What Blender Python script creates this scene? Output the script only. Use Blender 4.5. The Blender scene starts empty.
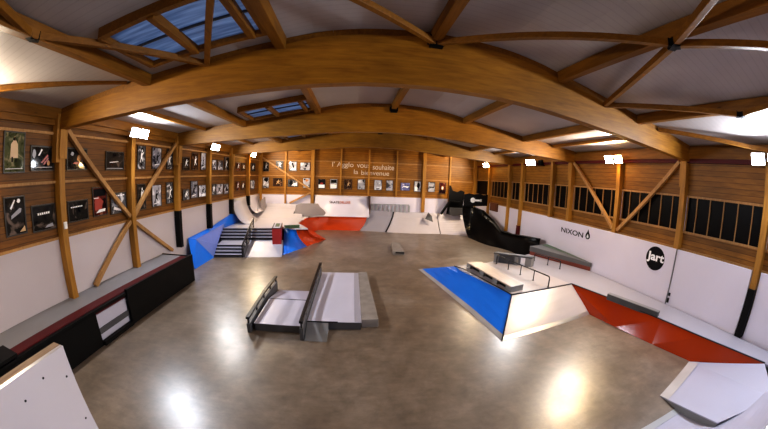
import bpy, bmesh, math, random
from math import sin, cos, pi, hypot, sqrt
from mathutils import Vector, Matrix
scn = bpy.context.scene
COL = scn.collection
random.seed(7)

# ------------------------------------------------------------------ dimensions
XL, XR, XW, YN, YE = -6.1, 7.9, 8.1, -2.9, 18.62      # left wall, right boards, right cladding, near wall, end wall
Y0, S = 4.253, 2.394                                  # first arch, half a bay
ARCH_Y = [Y0 - 2 * S, Y0, Y0 + 2 * S, Y0 + 4 * S]
PUR_X = [-3.5, -1.17, 1.11, 3.4, 5.62]
RID = 1.05
_TOP = [(0, 5.38), (1, 5.345), (1.7, 5.27), (2.4, 5.11), (3.5, 4.92), (4.6, 4.76), (7, 4.5), (9, 4.28)]
_BOT = [(0, 4.59), (1, 4.57), (1.7, 4.53), (3, 4.42), (5, 4.29), (7, 4.2), (9, 4.1)]
def _ip(t, d):
    for (a, za), (b, zb) in zip(t, t[1:]):
        if d <= b: return za + (zb - za) * (d - a) / (b - a)
    return t[-1][1]
def ztop(x): return _ip(_TOP, abs(x - RID))
def zbot(x): return _ip(_BOT, abs(x - RID))
def zceil(x): return ztop(x) + 0.12

# ------------------------------------------------------------------ materials
def mat(name, col, rough=0.5, metal=0.0, spec=0.5, emit=None, es=0.0):
    m = bpy.data.materials.new(name); m.use_nodes = True
    b = m.node_tree.nodes['Principled BSDF']
    b.inputs['Base Color'].default_value = (*col, 1); b.inputs['Roughness'].default_value = rough
    b.inputs['Metallic'].default_value = metal; b.inputs['Specular IOR Level'].default_value = spec
    if emit: b.inputs['Emission Color'].default_value = (*emit, 1); b.inputs['Emission Strength'].default_value = es
    return m
class NT:
    def __init__(s, m): s.m = m; s.t = m.node_tree; s.b = s.t.nodes['Principled BSDF']
    def n(s, ty, **kw):
        x = s.t.nodes.new(ty)
        for k, v in kw.items():
            if k.startswith('i_'): x.inputs[k[2:].replace('_', ' ')].default_value = v
            else: setattr(x, k, v)
        return x
    def l(s, a, b): s.t.links.new(a, b)
    def coords(s, scale=(1, 1, 1), world=True, rot=(0, 0, 0)):
        mp = s.n('ShaderNodeMapping'); mp.inputs['Scale'].default_value = scale; mp.inputs['Rotation'].default_value = rot
        if world: s.l(s.n('ShaderNodeNewGeometry').outputs['Position'], mp.inputs['Vector'])
        else: s.l(s.n('ShaderNodeTexCoord').outputs['Object'], mp.inputs['Vector'])
        return mp.outputs['Vector']
    def noise(s, vec, scale, detail=4, rough=.55, dist=0):
        x = s.n('ShaderNodeTexNoise'); x.inputs['Scale'].default_value = scale; x.inputs['Detail'].default_value = detail
        x.inputs['Roughness'].default_value = rough; x.inputs['Distortion'].default_value = dist
        s.l(vec, x.inputs['Vector']); return x.outputs['Fac']
    def ramp(s, fac, stops, interp='LINEAR'):
        r = s.n('ShaderNodeValToRGB'); r.color_ramp.interpolation = interp
        e = r.color_ramp.elements
        while len(e) < len(stops): e.new(.5)
        for q, (p, c) in zip(e, stops): q.position = p; q.color = (*c, 1) if len(c) == 3 else c
        s.l(fac, r.inputs['Fac']); return r.outputs['Color']
    def mul(s, a, b, f=1.0, mode='MULTIPLY'):
        x = s.n('ShaderNodeMix', data_type='RGBA', blend_type=mode); x.inputs[0].default_value = f
        s.l(a, x.inputs[6]); s.l(b, x.inputs[7]); return x.outputs[2]
    def bump(s, h, strength=.2, dist=.01):
        x = s.n('ShaderNodeBump'); x.inputs['Strength'].default_value = strength; x.inputs['Distance'].default_value = dist
        s.l(h, x.inputs['Height']); s.l(x.outputs['Normal'], s.b.inputs['Normal'])
    def base(s, c): s.l(c, s.b.inputs['Base Color'])
    def rough(s, c): s.l(c, s.b.inputs['Roughness'])

def wood(name, dark, light, axis='x', rough=.5, grain=9, lam=0.0, plank=0.0, world=True, spec=.3):
    m = mat(name, light, rough, spec=spec); t = NT(m)
    sc = {'x': (.35, 3.2, 3.2), 'y': (3.2, .35, 3.2), 'z': (3.2, 3.2, .35)}[axis]
    v = t.coords(sc, world)
    c = t.ramp(t.noise(v, grain, 6, .6, .35), [(.25, dark), (.72, light)])
    kn = t.n('ShaderNodeTexVoronoi', feature='F1'); kn.inputs['Scale'].default_value = 1.6
    t.l(t.coords({'x': (.7, 2.5, 2.5), 'y': (2.5, .7, 2.5), 'z': (2.5, 2.5, .7)}[axis], world), kn.inputs['Vector'])
    c = t.mul(c, t.ramp(kn.outputs['Distance'], [(.02, (.45, .36, .30)), (.07, (1, 1, 1))]))
    c = t.mul(c, t.ramp(t.noise(t.coords((1, 1, 1), world), .5, 2), [(.35, (.72, .72, .72)), (.65, (1.12, 1.1, 1.08))]))
    if plank or lam:
        w = plank or lam
        sx = t.n('ShaderNodeSeparateXYZ'); t.l(t.coords((1, 1, 1), world), sx.inputs[0])
        md = t.n('ShaderNodeMath', operation='MODULO'); md.inputs[1].default_value = w; t.l(sx.outputs['Z'], md.inputs[0])
        dv = t.n('ShaderNodeMath', operation='DIVIDE'); dv.inputs[1].default_value = w; t.l(md.outputs[0], dv.inputs[0])
        lo = (.3, .25, .2) if plank else (.8, .78, .75)
        c = t.mul(c, t.ramp(dv.outputs[0], [(0, lo), (.10 if plank else .05, (1, 1, 1)), (.93, (1, 1, 1)), (1, lo)]))
        if plank:
            fl = t.n('ShaderNodeMath', operation='FLOOR'); d2 = t.n('ShaderNodeMath', operation='DIVIDE'); d2.inputs[1].default_value = w
            t.l(sx.outputs['Z'], d2.inputs[0]); t.l(d2.outputs[0], fl.inputs[0])
            wn = t.n('ShaderNodeTexWhiteNoise', noise_dimensions='1D'); t.l(fl.outputs[0], wn.inputs['W'])
            c = t.mul(c, t.ramp(wn.outputs['Value'], [(0, (.78, .78, .78)), (1, (1.12, 1.1, 1.05))]))
            t.bump(dv.outputs[0], .15, .01)
    t.base(c); return m
def painted(name, col, rough=.35, var=.12, scale=2.0, spec=.5):
    m = mat(name, col, rough, spec=spec); t = NT(m)
    a = tuple(max(0, x * (1 - var)) for x in col); b = tuple(min(1, x * (1 + var)) for x in col)
    c = t.ramp(t.noise(t.coords(), scale * .6, 3, .5), [(.25, a), (.75, b)])
    c = t.mul(c, t.ramp(t.noise(t.coords((1, 1, 1)), 22, 3, .7), [(.2, (.985, .985, .985)), (.8, (1, 1, 1))]))
    t.base(c); t.rough(t.ramp(t.noise(t.coords(), .8, 2), [(.3, (rough * .92,) * 3), (.7, (min(1, rough * 1.08),) * 3)]))
    return m

M = {}
M['glulam'] = wood('glulam timber', (.20, .078, .006), (.37, .165, .014), 'x', .5, 6, lam=.045)
M['purlin'] = wood('purlin timber', (.16, .062, .006), (.29, .125, .014), 'y', .5, 7)
M['post'] = wood('post timber', (.28, .125, .016), (.46, .225, .036), 'z', .5, 7)
M['brace'] = wood('brace timber', (.30, .15, .045), (.48, .27, .10), 'z', .5, 7)
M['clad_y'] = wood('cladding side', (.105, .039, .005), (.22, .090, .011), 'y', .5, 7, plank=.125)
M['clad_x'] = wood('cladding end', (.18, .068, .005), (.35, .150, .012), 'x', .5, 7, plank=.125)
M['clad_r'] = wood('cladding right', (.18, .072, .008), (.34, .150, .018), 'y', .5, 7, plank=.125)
M['hatchwood'] = wood('dark hatch wood', (.08, .025, .012), (.16, .055, .022), 'z', .5, 7)
M['tan'] = wood('pale plywood', (.36, .285, .24), (.46, .385, .335), 'y', .4, 5)
M['edgeply'] = wood('raw plywood edge', (.26, .14, .07), (.50, .33, .20), 'y', .7, 9)
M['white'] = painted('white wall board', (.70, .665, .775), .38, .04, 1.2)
M['ply_white'] = painted('white ramp sheet', (.53, .495, .535), .31, .06, 1.6)
M['ply_grey'] = painted('grey ramp sheet', (.31, .30, .355), .31, .05, 1.0)
M['ply_pale'] = painted('pale ramp sheet', (.46, .45, .55), .32, .05, 2)
M['shade_grey'] = painted('worn grey sheet', (.30, .26, .25), .45, .12, 2)
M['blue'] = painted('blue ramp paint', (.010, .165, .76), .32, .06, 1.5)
M['lit_blue'] = painted('lit blue ramp paint', (.15, .21, .56), .35, .10, 3)  # paler copy of the blue paint; the light on the fold is in the colour
M['orange'] = painted('orange red ramp paint', (.36, .036, .004), .12, .10, 1.5, .35)
M['bowl'] = painted('matt orange red paint', (.46, .045, .006), .42, .08, 1.5, .25)
M['white_left'] = painted('shaded white wall board', (.54, .485, .505), .4, .04, 1.2)  # darker copy of the white board, with the wall's shade in its colour
M['darkred'] = painted('dark red paint', (.075, .004, .006), .5, .12, 3, .2)
M['redbox'] = painted('red box paint', (.33, .022, .022), .4, .12, 3)
M['green'] = painted('dull green paint', (.035, .075, .03), .45, .2, 4)
M['black'] = painted('black board', (.0035, .0035, .004), .5, .1, 3, .15)
M['blackgloss'] = painted('black ramp sheet', (.003, .003, .0035), .32, .1, 3, .10)
M['steel'] = mat('black painted steel', (.010, .010, .012), .35, .3)
M['greymetal'] = painted('grey steel sheet', (.17, .17, .18), .38, .10, 4)
M['darkgrey'] = painted('dark grey board', (.060, .060, .068), .5, .15, 4)
M['ledge_grey'] = painted('grey ledge board', (.20, .195, .205), .45, .08, 2)
M['band_grey'] = painted('dull grey band', (.095, .092, .095), .5, .1, 3)
M['corner'] = painted('lavender grey ramp sheet', (.34, .335, .42), .32, .05, 1.2)
M['rustred'] = painted('rusty red base', (.19, .030, .012), .45, .15, 3)
M['bank'] = painted('white bank sheet', (.41, .375, .39), .3, .05, 1.5)
M['step'] = painted('pale blue grey tread', (.34, .345, .43), .42, .08, 2)
M['foot'] = painted('worn steel foot', (.38, .355, .35), .32, .12, 3)
M['concrete_block'] = painted('worn grey block', (.21, .185, .17), .55, .22, 7)
M['frame'] = mat('dark picture frame', (.02, .015, .012), .35)
M['galv'] = mat('galvanised steel', (.42, .43, .45), .35, .8)
M['alu'] = mat('window bar', (.34, .33, .31), .4, .2)
M['lamphouse'] = mat('lamp housing', (.25, .25, .26), .4, .6)
M['plastic'] = mat('white plastic', (.75, .75, .75), .4)
M['ink'] = mat('black print', (.004, .004, .005), .5, spec=.1)
M['paper'] = mat('white print', (.92, .92, .93), .5)
M['cream'] = mat('cream lettering', (.72, .58, .45), .5)
M['brown'] = mat('brown lettering', (.06, .025, .015), .5)
M['orange_ink'] = mat('orange lettering', (.50, .085, .02), .5)

def m_floor():
    m = mat('polished concrete', (.2, .17, .15), .3, spec=.9); t = NT(m)
    c = t.ramp(t.noise(t.coords(), .38, 7, .62, .5), [(.3, (.108, .077, .052)), (.5, (.165, .127, .096)), (.7, (.245, .205, .172))])
    c = t.mul(c, t.ramp(t.noise(t.coords(), 2.4, 6, .7, .3), [(.30, (.62, .60, .58)), (.68, (1.16, 1.15, 1.14))]))
    c = t.mul(c, t.ramp(t.noise(t.coords((.5, 1.6, 1)), 5.5, 5, .7), [(.25, (.76, .75, .74)), (.75, (1.14, 1.14, 1.14))]))
    t.base(c)
    t.rough(t.ramp(t.noise(t.coords(), 1.1, 6, .65), [(.3, (.285,) * 3), (.7, (.38,) * 3)]))
    t.bump(t.noise(t.coords(), 14, 3), .03, .01)
    return m
M['floor'] = m_floor()
def m_ceil():
    m = mat('ribbed ceiling sheet', (.5, .47, .47), .34, spec=.5); t = NT(m)
    c = t.ramp(t.noise(t.coords(), .5, 4), [(.3, (.36, .325, .315)), (.7, (.47, .43, .42))])
    sx = t.n('ShaderNodeSeparateXYZ'); t.l(t.coords(), sx.inputs[0])
    md = t.n('ShaderNodeMath', operation='PINGPONG'); md.inputs[1].default_value = .06; t.l(sx.outputs['Y'], md.inputs[0])
    t.base(t.mul(c, t.ramp(md.outputs[0], [(0, (.86, .86, .86)), (.012, (1, 1, 1))])))
    t.bump(md.outputs[0], .2, .015); return m
M['ceiling'] = m_ceil()
def m_sky():
    m = bpy.data.materials.new('corrugated skylight sheet'); m.use_nodes = True; t = m.node_tree; t.nodes.clear()
    o = t.nodes.new('ShaderNodeOutputMaterial'); mx = t.nodes.new('ShaderNodeMixShader'); mx.inputs[0].default_value = .82
    g = t.nodes.new('ShaderNodeBsdfGlossy'); g.inputs['Roughness'].default_value = .25; g.inputs['Color'].default_value = (.35, .38, .45, 1)
    tr = t.nodes.new('ShaderNodeBsdfTranslucent')
    nz = t.nodes.new('ShaderNodeTexNoise'); nz.inputs['Scale'].default_value = 3; nz.inputs['Detail'].default_value = 5
    mp = t.nodes.new('ShaderNodeMapping'); mp.inputs['Scale'].default_value = (.5, 6, 1)
    ge = t.nodes.new('ShaderNodeNewGeometry'); r = t.nodes.new('ShaderNodeValToRGB')
    r.color_ramp.elements[0].position = .35; r.color_ramp.elements[0].color = (.42, .48, .58, 1)
    r.color_ramp.elements[1].position = .7; r.color_ramp.elements[1].color = (.85, .88, .95, 1)
    for a, b in ((ge.outputs['Position'], mp.inputs['Vector']), (mp.outputs[0], nz.inputs['Vector']), (nz.outputs['Fac'], r.inputs[0]),
                 (r.outputs[0], tr.inputs['Color']), (g.outputs[0], mx.inputs[1]), (tr.outputs[0], mx.inputs[2]), (mx.outputs[0], o.inputs[0])): t.links.new(a, b)
    return m
M['skylight'] = m_sky()
M['pane'] = mat('dark window glass', (.006, .005, .0045), .3, spec=.05)

# ------------------------------------------------------------------ geometry helpers: all return (verts, faces)
def box(x0, x1, y0, y1, z0, z1):
    v = [(x, y, z) for z in (z0, z1) for y in (y0, y1) for x in (x0, x1)]
    return v, [(0, 2, 3, 1), (4, 5, 7, 6), (0, 1, 5, 4), (2, 6, 7, 3), (0, 4, 6, 2), (1, 3, 7, 5)]
def join(*gs):
    V, F = [], []
    for v, f in gs:
        n = len(V); V += list(v); F += [tuple(i + n for i in q) for q in f]
    return V, F
def hexa(b, t):
    """eight corners: bottom loop (counter-clockwise from above), top loop"""
    n = len(b); v = list(b) + list(t)
    f = [tuple(reversed(range(n))), tuple(range(n, 2 * n))] + [(i, (i + 1) % n, (i + 1) % n + n, i + n) for i in range(n)]
    return v, f
def prism(poly, z0, z1): return hexa([(x, y, z0) for x, y in poly], [(x, y, z1) for x, y in poly])
def prism_y(poly, y0, y1):  # poly in (x,z)
    return hexa([(x, y0, z) for x, z in poly], [(x, y1, z) for x, z in poly])
def prism_x(poly, x0, x1):  # poly in (y,z)
    return hexa([(x0, y, z) for y, z in poly], [(x1, y, z) for y, z in poly])
def beam(p, q, w, h, up=(0, 0, 1)):
    p, q = Vector(p), Vector(q); d = (q - p).normalized(); s = d.cross(Vector(up))
    if s.length < 1e-4: s = d.cross(Vector((1, 0, 0)))
    s.normalize(); u = s.cross(d)
    c = [(-w / 2, -h / 2), (w / 2, -h / 2), (w / 2, h / 2), (-w / 2, h / 2)]
    return hexa([tuple(p + s * a + u * b) for a, b in c], [tuple(q + s * a + u * b) for a, b in c])
def tube(pts, r, n=10):
    pts = [Vector(p) for p in pts]; V, F = [], []
    for i, p in enumerate(pts):
        d = (pts[min(i + 1, len(pts) - 1)] - pts[max(i - 1, 0)]).normalized()
        a = d.cross(Vector((0, 0, 1)) if abs(d.z) < .95 else Vector((1, 0, 0))).normalized(); b = d.cross(a)
        V += [tuple(p + (a * cos(2 * pi * k / n) + b * sin(2 * pi * k / n)) * r) for k in range(n)]
    for i in range(len(pts) - 1):
        F += [(i * n + k, i * n + (k + 1) % n, (i + 1) * n + (k + 1) % n, (i + 1) * n + k) for k in range(n)]
    F += [tuple(reversed(range(n))), tuple(range(len(V) - n, len(V)))]
    return V, F
def grid(rows):
    """rows of points -> quads"""
    n = len(rows[0]); V = [p for r in rows for p in r]
    return V, [(i * n + k, i * n + k + 1, (i + 1) * n + k + 1, (i + 1) * n + k) for i in range(len(rows) - 1) for k in range(n - 1)]
def lerp(a, b, t): return tuple(x + (y - x) * t for x, y in zip(a, b))
def ruled(bot, top, curve=0.0, n=8):
    """bank between a bottom and a top polyline; curve>0 makes a concave transition"""
    rows = []
    for i in range(n + 1):
        t = i / n; zt = t if curve <= 0 else (1 - curve) * t + curve * (1 - sqrt(max(0, 1 - t * t)))
        row = []
        for a, b in zip(bot, top):
            x, y, _ = lerp(a, b, t); row.append((x, y, a[2] + (b[2] - a[2]) * zt))
        rows.append(row)
    return grid(rows)
def skirt(g, drop=0.03):
    """give an open sheet a thickness downward"""
    v, f = g; n = len(v)
    V = list(v) + [(x, y, z - drop) for x, y, z in v]; F = list(f) + [tuple(reversed([i + n for i in q])) for q in f]
    cnt = {}
    for q in f:
        for a, b in zip(q, q[1:] + q[:1]): cnt[(a, b)] = 1
    for (a, b) in list(cnt):
        if (b, a) not in cnt: F.append((b, a, a + n, b + n))
    return V, F

# ------------------------------------------------------------------ object helpers
def T(name, label, cat, loc=(0, 0, 0), group=None):
    o = bpy.data.objects.new(name, None); COL.objects.link(o); o.location = loc; o.empty_display_size = .1
    o['label'] = label; o['category'] = cat
    if group: o['group'] = group
    return o
def obj(name, geo, m, parent=None, bevel=0.0, smooth=False, label=None):
    v, f = geo
    if parent is None:
        xs, ys, zs = zip(*v); org = Vector(((min(xs) + max(xs)) / 2, (min(ys) + max(ys)) / 2, min(zs)))
    else:
        org = Vector((0, 0, 0)); p = parent
        while p is not None: org += p.location; p = p.parent
    me = bpy.data.meshes.new(name); me.from_pydata([tuple(Vector(p) - org) for p in v], [], [tuple(q) for q in f])
    ms = m if isinstance(m, (list, tuple)) else [m]
    for x in ms: me.materials.append(x)
    bm = bmesh.new(); bm.from_mesh(me); bmesh.ops.recalc_face_normals(bm, faces=bm.faces[:]); bm.to_mesh(me); bm.free()
    if smooth:
        for p in me.polygons: p.use_smooth = True
    o = bpy.data.objects.new(name, me); COL.objects.link(o)
    if parent is None: o.location = org
    else: o.parent = parent
    if bevel:
        b = o.modifiers.new('bevel', 'BEVEL'); b.width = bevel; b.segments = 2; b.limit_method = 'ANGLE'
    if label: o['label'] = label
    return o
def tag(o, label, cat, group=None):
    o['label'] = label; o['category'] = cat
    if group: o['group'] = group
    return o
def struct(name, geo, m, parent=None, **k):
    o = obj(name, geo, m, parent, **k)
    if parent is None: o['kind'] = 'structure'
    return o
def text_geo(s, size, depth=.004, bold=0.0, spacing=1.0):
    cu = bpy.data.curves.new('lettering', 'FONT'); cu.body = s; cu.size = size; cu.extrude = depth; cu.offset = bold; cu.space_character = spacing
    o = bpy.data.objects.new('lettering', cu); COL.objects.link(o)
    me = bpy.data.meshes.new_from_object(o.evaluated_get(bpy.context.evaluated_depsgraph_get()))
    V = [tuple(v.co) for v in me.vertices]; F = [tuple(p.vertices) for p in me.polygons]
    bpy.data.objects.remove(o); bpy.data.curves.remove(cu); bpy.data.meshes.remove(me)
    xs = [v[0] for v in V]; ys = [v[1] for v in V]
    return V, F, (min(xs), max(xs), min(ys), max(ys))
def place_text(s, origin, right, up, width=None, height=None, depth=.006, bold=0.0, size=1.0):
    """lettering whose lower-left corner is at origin; scaled to width and/or height"""
    V, F, (a, b, c, d) = text_geo(s, size, 0.02, bold)
    sx = (width / (b - a)) if width else None; sy = (height / (d - c)) if height else None
    sx = sx or sy; sy = sy or sx
    r, u, o = Vector(right), Vector(up), Vector(origin); n = r.cross(u)
    return [tuple(o + r * ((x - a) * sx) + u * ((y - c) * sy) + n * (depth if z > 0 else 0)) for x, y, z in V], F
def disc(c, r, right, up, n=40, depth=.01):
    R, U = Vector(right), Vector(up); N = R.cross(U); c = Vector(c)
    p = [c + R * (r * cos(2 * pi * k / n)) + U * (r * sin(2 * pi * k / n)) for k in range(n)]
    return hexa([tuple(q) for q in p], [tuple(q + N * depth) for q in p])

# ================================================================== THE ROOM
struct('floor', box(XL - .1, XW + .1, YN, YE + .1, -.12, 0), M['floor'])
# ceiling: ribbed white sheets, open where the three skylights sit
xs = sorted(set([-6.2, -5.3, -4.4, -3.05, -2.4, -1.27, -.7, 0, .5, RID, 1.6, 2.2, 2.8, 3.45, 4.5, 5.65, 7, 8.2]))
SKY_Y = [(ay - 1.72, ay - .58) for ay in ARCH_Y[1:]]
ys = sorted(set([YN] + [y for p in SKY_Y for y in p] + ARCH_Y + [YE + .1]))
V, F = [], []
for y in ys:
    for x in xs: V.append((x, y, zceil(x)))
n = len(xs)
for j in range(len(ys) - 1):
    ym = (ys[j] + ys[j + 1]) / 2
    for i in range(n - 1):
        xm = (xs[i] + xs[i + 1]) / 2
        if -3.05 < xm < -1.27 and any(a < ym < b for a, b in SKY_Y): continue
        F.append((j * n + i, j * n + i + 1, (j + 1) * n + i + 1, (j + 1) * n + i))
struct('ceiling', skirt((V, F), -.06), M['ceiling'])

# left wall: white boards below, plank cladding above
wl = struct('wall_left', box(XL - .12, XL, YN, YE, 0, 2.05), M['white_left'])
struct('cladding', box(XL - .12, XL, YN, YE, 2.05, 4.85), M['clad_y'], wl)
struct('rail', join(box(XL, XL + .05, YN, YE, 3.15, 3.20), box(XL, XL + .035, YN, YE, 2.03, 2.08), box(XL, XL + .06, YN, YE, 4.1, 4.15)), M['brace'], wl)
# end wall
we = struct('wall_back', box(XL - .1, XW + .1, YE, YE + .12, 0, 2.02), M['white'])
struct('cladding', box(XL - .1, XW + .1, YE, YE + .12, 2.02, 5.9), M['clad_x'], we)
struct('rail', join(box(XL, XR, YE - .04, YE, 3.14, 3.19), box(XL, XR, YE - .03, YE, 2.0, 2.05), box(XL, XR, YE - .04, YE, 4.1, 4.14)), M['brace'], we)
# right wall
wr = struct('wall_right', box(XW, XW + .12, YN, YE, 0, 2.0), M['white'])
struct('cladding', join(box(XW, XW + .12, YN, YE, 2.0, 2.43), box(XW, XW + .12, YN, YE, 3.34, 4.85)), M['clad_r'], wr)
struct('rail', join(box(XW - .05, XW, YN, YE, 2.41, 2.46), box(XW - .05, XW, YN, YE, 3.31, 3.36), box(XW - .06, XW, YN, YE, 1.96, 2.02)), M['brace'], wr)
for a, b in ((-2.9, 1.82), (2.04, 4.19), (4.24, 10.22)):
    struct('board', box(XR - .02 if b > 3 else XR + .04, XR + .03 if b > 3 else XR + .08, a, b, .0, 1.99), M['white'], wr, bevel=.004)
struct('board', box(XR + .13, XW, 10.22, YE, 0, 1.99), M['white'], wr)
struct('seam_strip', box(XR - .03, XR - .018, 4.20, 4.225, .54, 1.99), M['greymetal'], wr)
struct('hinge', join(box(XR - .07, XR - .04, 4.12, 4.17, .6, .72), box(XR - .07, XR - .04, 4.12, 4.17, .78, .86)), M['ink'], wr)
# near wall behind the viewer
wf = struct('wall_front', box(XL - .1, XW + .1, YN - .12, YN, 0, 2.05), M['white'])
struct('cladding', box(XL - .1, XW + .1, YN - .12, YN, 2.05, 5.9), M['clad_x'], wf)
# eave beams and the shadow strip under the right one (trim)
struct('trim_1', join(box(XL, XL + .14, YN, YE, 4.40, 4.62), box(XL, XL + .08, YN, YE, 4.28, 4.40)), M['purlin'])
struct('trim_2', join(box(XW - .16, XW, YN, YE, 4.27, 4.52), ), M['purlin'])
struct('trim_shadow_gap', box(XW - .12, XW, YN, YE, 4.17, 4.27), M['darkred'])  # dark strip standing in for the shadow gap below the eave beam

# strip windows, one per bay between posts
RCOL = [(-.45, 0), (1.93, 1), (4.29, 2), (6.67, 0), (9.1, 2), (10.3, 0), (12.72, 0), (13.97, 2), (16.43, 0)]
ye = [-2.9] + [y for y, _ in RCOL]
wi = 0
for a, b in zip(ye, ye[1:]):
    wi += 1
    w = struct('window_%d' % wi, box(XW + .03, XW + .05, a + .09, b - .09, 2.45, 3.32), M['pane'])
    struct('frame', join(box(XW - .01, XW + .06, a + .08, a + .12, 2.43, 3.34), box(XW - .01, XW + .06, b - .12, b - .08, 2.43, 3.34)), M['brace'], w)
    k = max(1, round((b - a) / .40)); bars = []
    for i in range(1, k):
        y = a + (b - a) * i / k; bars.append(box(XW - .005, XW + .03, y - .012, y + .012, 2.45, 3.32))
    if bars: struct('bars', join(*bars), M['brace'], w)
wi += 1
struct('window_%d' % wi, box(XW + .03, XW + .05, 16.52, YE - .05, 2.45, 3.32), M['pane'])

# ------------------------------------------------------------------ arches
ORD = ['arch over the viewer', 'nearest arch', 'second arch', 'third arch']
ALAB = ['laminated timber roof arch right overhead at the near end of the hall',
        'nearest and largest laminated timber roof arch spanning the whole hall',
        'middle laminated timber roof arch, between the nearest and the farthest',
        'farthest laminated timber roof arch, just in front of the lettered end wall']
for ay, lab in zip(ARCH_Y, ALAB):
    X = [XL + .05 + (XW - .05 - XL - .05) * i / 60 for i in range(61)]
    poly = [(x, zbot(x)) for x in X] + [(x, ztop(x)) for x in reversed(X)]
    v, f = [], []
    for x in X:
        for y in (ay - .1, ay + .1): v += [(x, y, zbot(x)), (x, y, ztop(x))]
    for i in range(60):
        a = i * 4; b = a + 4
        f += [(a, b, b + 1, a + 1), (a + 2, a + 3, b + 3, b + 2), (a, a + 2, b + 2, b), (a + 1, b + 1, b + 3, a + 3)]
    f += [(0, 1, 3, 2), (240, 242, 243, 241)]
    t = T('roof_arch', lab, 'roof beam', (1, ay, 4.2), 'laminated roof arches')
    obj('beam', (v, f), M['glulam'], t)
    pts = [(x, ay, (ztop(x) + zceil(x)) / 2) for x in X[::3]]
    obj('top_plate', join(*[beam(a, b, .12, .125) for a, b in zip(pts, pts[1:])]), M['purlin'], t)
    for x in (1.11,):
        obj('bracket', join(box(x - .10, x + .10, ay - .17, ay - .102, ztop(x) - .17, ztop(x) + .04), box(x - .13, x + .13, ay - .13, ay - .102, ztop(x) - .12, ztop(x) + .0)), M['black'], t)

# purlins and skylights
PN = ['first from the left wall', 'second from the left wall', 'on the ridge', 'fourth from the left wall', 'fifth from the left wall']
BAYS = [(YN, ARCH_Y[0], 'over the near end'), (ARCH_Y[0], ARCH_Y[1], 'in front of the nearest arch'), (ARCH_Y[1], ARCH_Y[2], 'between the nearest and the middle arch'),
        (ARCH_Y[2], ARCH_Y[3], 'between the middle and the farthest arch'), (ARCH_Y[3], YE, 'behind the farthest arch')]
for bi, (a, b, bn) in enumerate(BAYS):
    for i, x in enumerate(PUR_X):
        y0, y1 = a + (.1 if bi else 0), b - (.1 if bi < 4 else 0)
        o = obj('roof_purlin', box(x - .075, x + .075, y0, y1, ztop(x) - .07, zceil(x) - (.0)), M['purlin'], None, .008)
        tag(o, 'timber roof purlin %s, %s' % (PN[i], bn), 'roof beam', 'roof purlins')
    if bi in (2, 3):
        for x, sd in ((-4.9, 'left'), (6.9, 'right')):
            o = obj('roof_purlin', box(x - .05, x + .05, a + .1, b - .1, ztop(x) + .02, zceil(x)), M['purlin'], None, .008)
            tag(o, 'thin timber purlin nearest the %s eave, %s' % (sd, bn), 'roof beam', 'eave purlins')
for k, (a, b) in enumerate(SKY_Y):
    w = bpy.data.objects.new('skylight', None); COL.objects.link(w); w.location = (-2.16, (a + b) / 2, 5.0)
    tag(w, ['blue corrugated skylight in front of the nearest arch, the largest', 'blue skylight between the nearest and the middle arch',
            'sliver of a skylight just behind the middle arch'][k], 'skylight', 'roof skylights')
    def zz(x): return zceil(x)
    x0, x1 = -3.05, -1.27
    obj('glazing', hexa([(x0, a, zz(x0) - .07), (x1, a, zz(x1) - .07), (x1, b, zz(x1) - .07), (x0, b, zz(x0) - .07)],
                        [(x0, a, zz(x0) - .05), (x1, a, zz(x1) - .05), (x1, b, zz(x1) - .05), (x0, b, zz(x0) - .05)]), M['skylight'], w)
    fr = []
    for x in (x0, x1): fr.append(box(x - .04, x + .04, a, b, zz(x) - .15, zz(x) + .03))
    for y in (a, b): fr.append(beam((x0, y, zz(x0) - .06), (x1, y, zz(x1) - .06), .08, .17))
    obj('frame', join(*fr), M['purlin'], w)
    for x in (-2.28, -1.45): obj('rafter', box(x - .045, x + .045, a, b, zz(x) - .17, zz(x) - .06), M['purlin'], w)
    for i in (1,):
        y = a + (b - a) * i / 2; obj('glazing_bar', beam((x0, y, zz(x0) - .085), (x1, y, zz(x1) - .085), .03, .03), M['darkgrey'], w)

# roof braces (zigzag in the bay over the viewer)
ym = Y0 - S
NB = [((-5.95, ym), (-4.0, Y0 - .1), 'from the left eave up to the nearest arch', 4.55, 4.84),
      ((-3.5, ym), (-2.35, Y0 - .1), 'from the dark node left of the skylight to the nearest arch', 4.74, 4.93),
      ((-1.2, ym), (-2.35, Y0 - .1), 'crossing the skylight to the nearest arch', 5.1, 4.93),
      ((-1.2, ym), (1.11, Y0 - .1), 'from the skylight edge to the black ridge bracket', 5.1, 5.3),
      ((3.4, ym), (1.11, Y0 - .1), 'from the black ridge bracket to the right purlin node', 5.0, 5.3),
      ((3.4, ym), (4.5, Y0 - .1), 'slanting from the right purlin node down to the nearest arch', 5.0, 4.86),
      ((5.62, ym), (4.5, Y0 - .1), 'running level from the nearest arch to the outer right node', 4.66, 4.86),
      ((7.85, ym), (6.4, Y0 - .1), 'from the nearest arch down to the right eave by the lamp', 4.42, 4.72),
      ((3.4, ym), (2.0, -.43), 'rising overhead from the right purlin node', 5.0, 5.15),
      ((3.4, ym), (4.6, -.43), 'running right from the right purlin node', 5.0, 4.86),
      ((5.62, ym), (4.9, -.43), 'rising overhead from the outer right node', 4.66, 4.84),
      ((-3.5, ym), (-2.6, -.43), 'rising overhead from the dark node left of the skylight', 4.74, 4.95)]
for (p, q, lab, za, zb) in NB:
    t = T('roof_brace', 'slim timber roof brace ' + lab, 'roof brace', ((p[0] + q[0]) / 2, (p[1] + q[1]) / 2, min(za, zb)), 'slim roof braces')
    obj('strut', beam((*p, za), (*q, zb), .085, .085), M['purlin'], t, .006)
    a, b = Vector((*p, za)), Vector((*q, zb)); d = (b - a).normalized() * .08
    obj('shoe', join(beam(a - d * .4, a + d, .10, .10)), M['black'], t)

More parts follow.
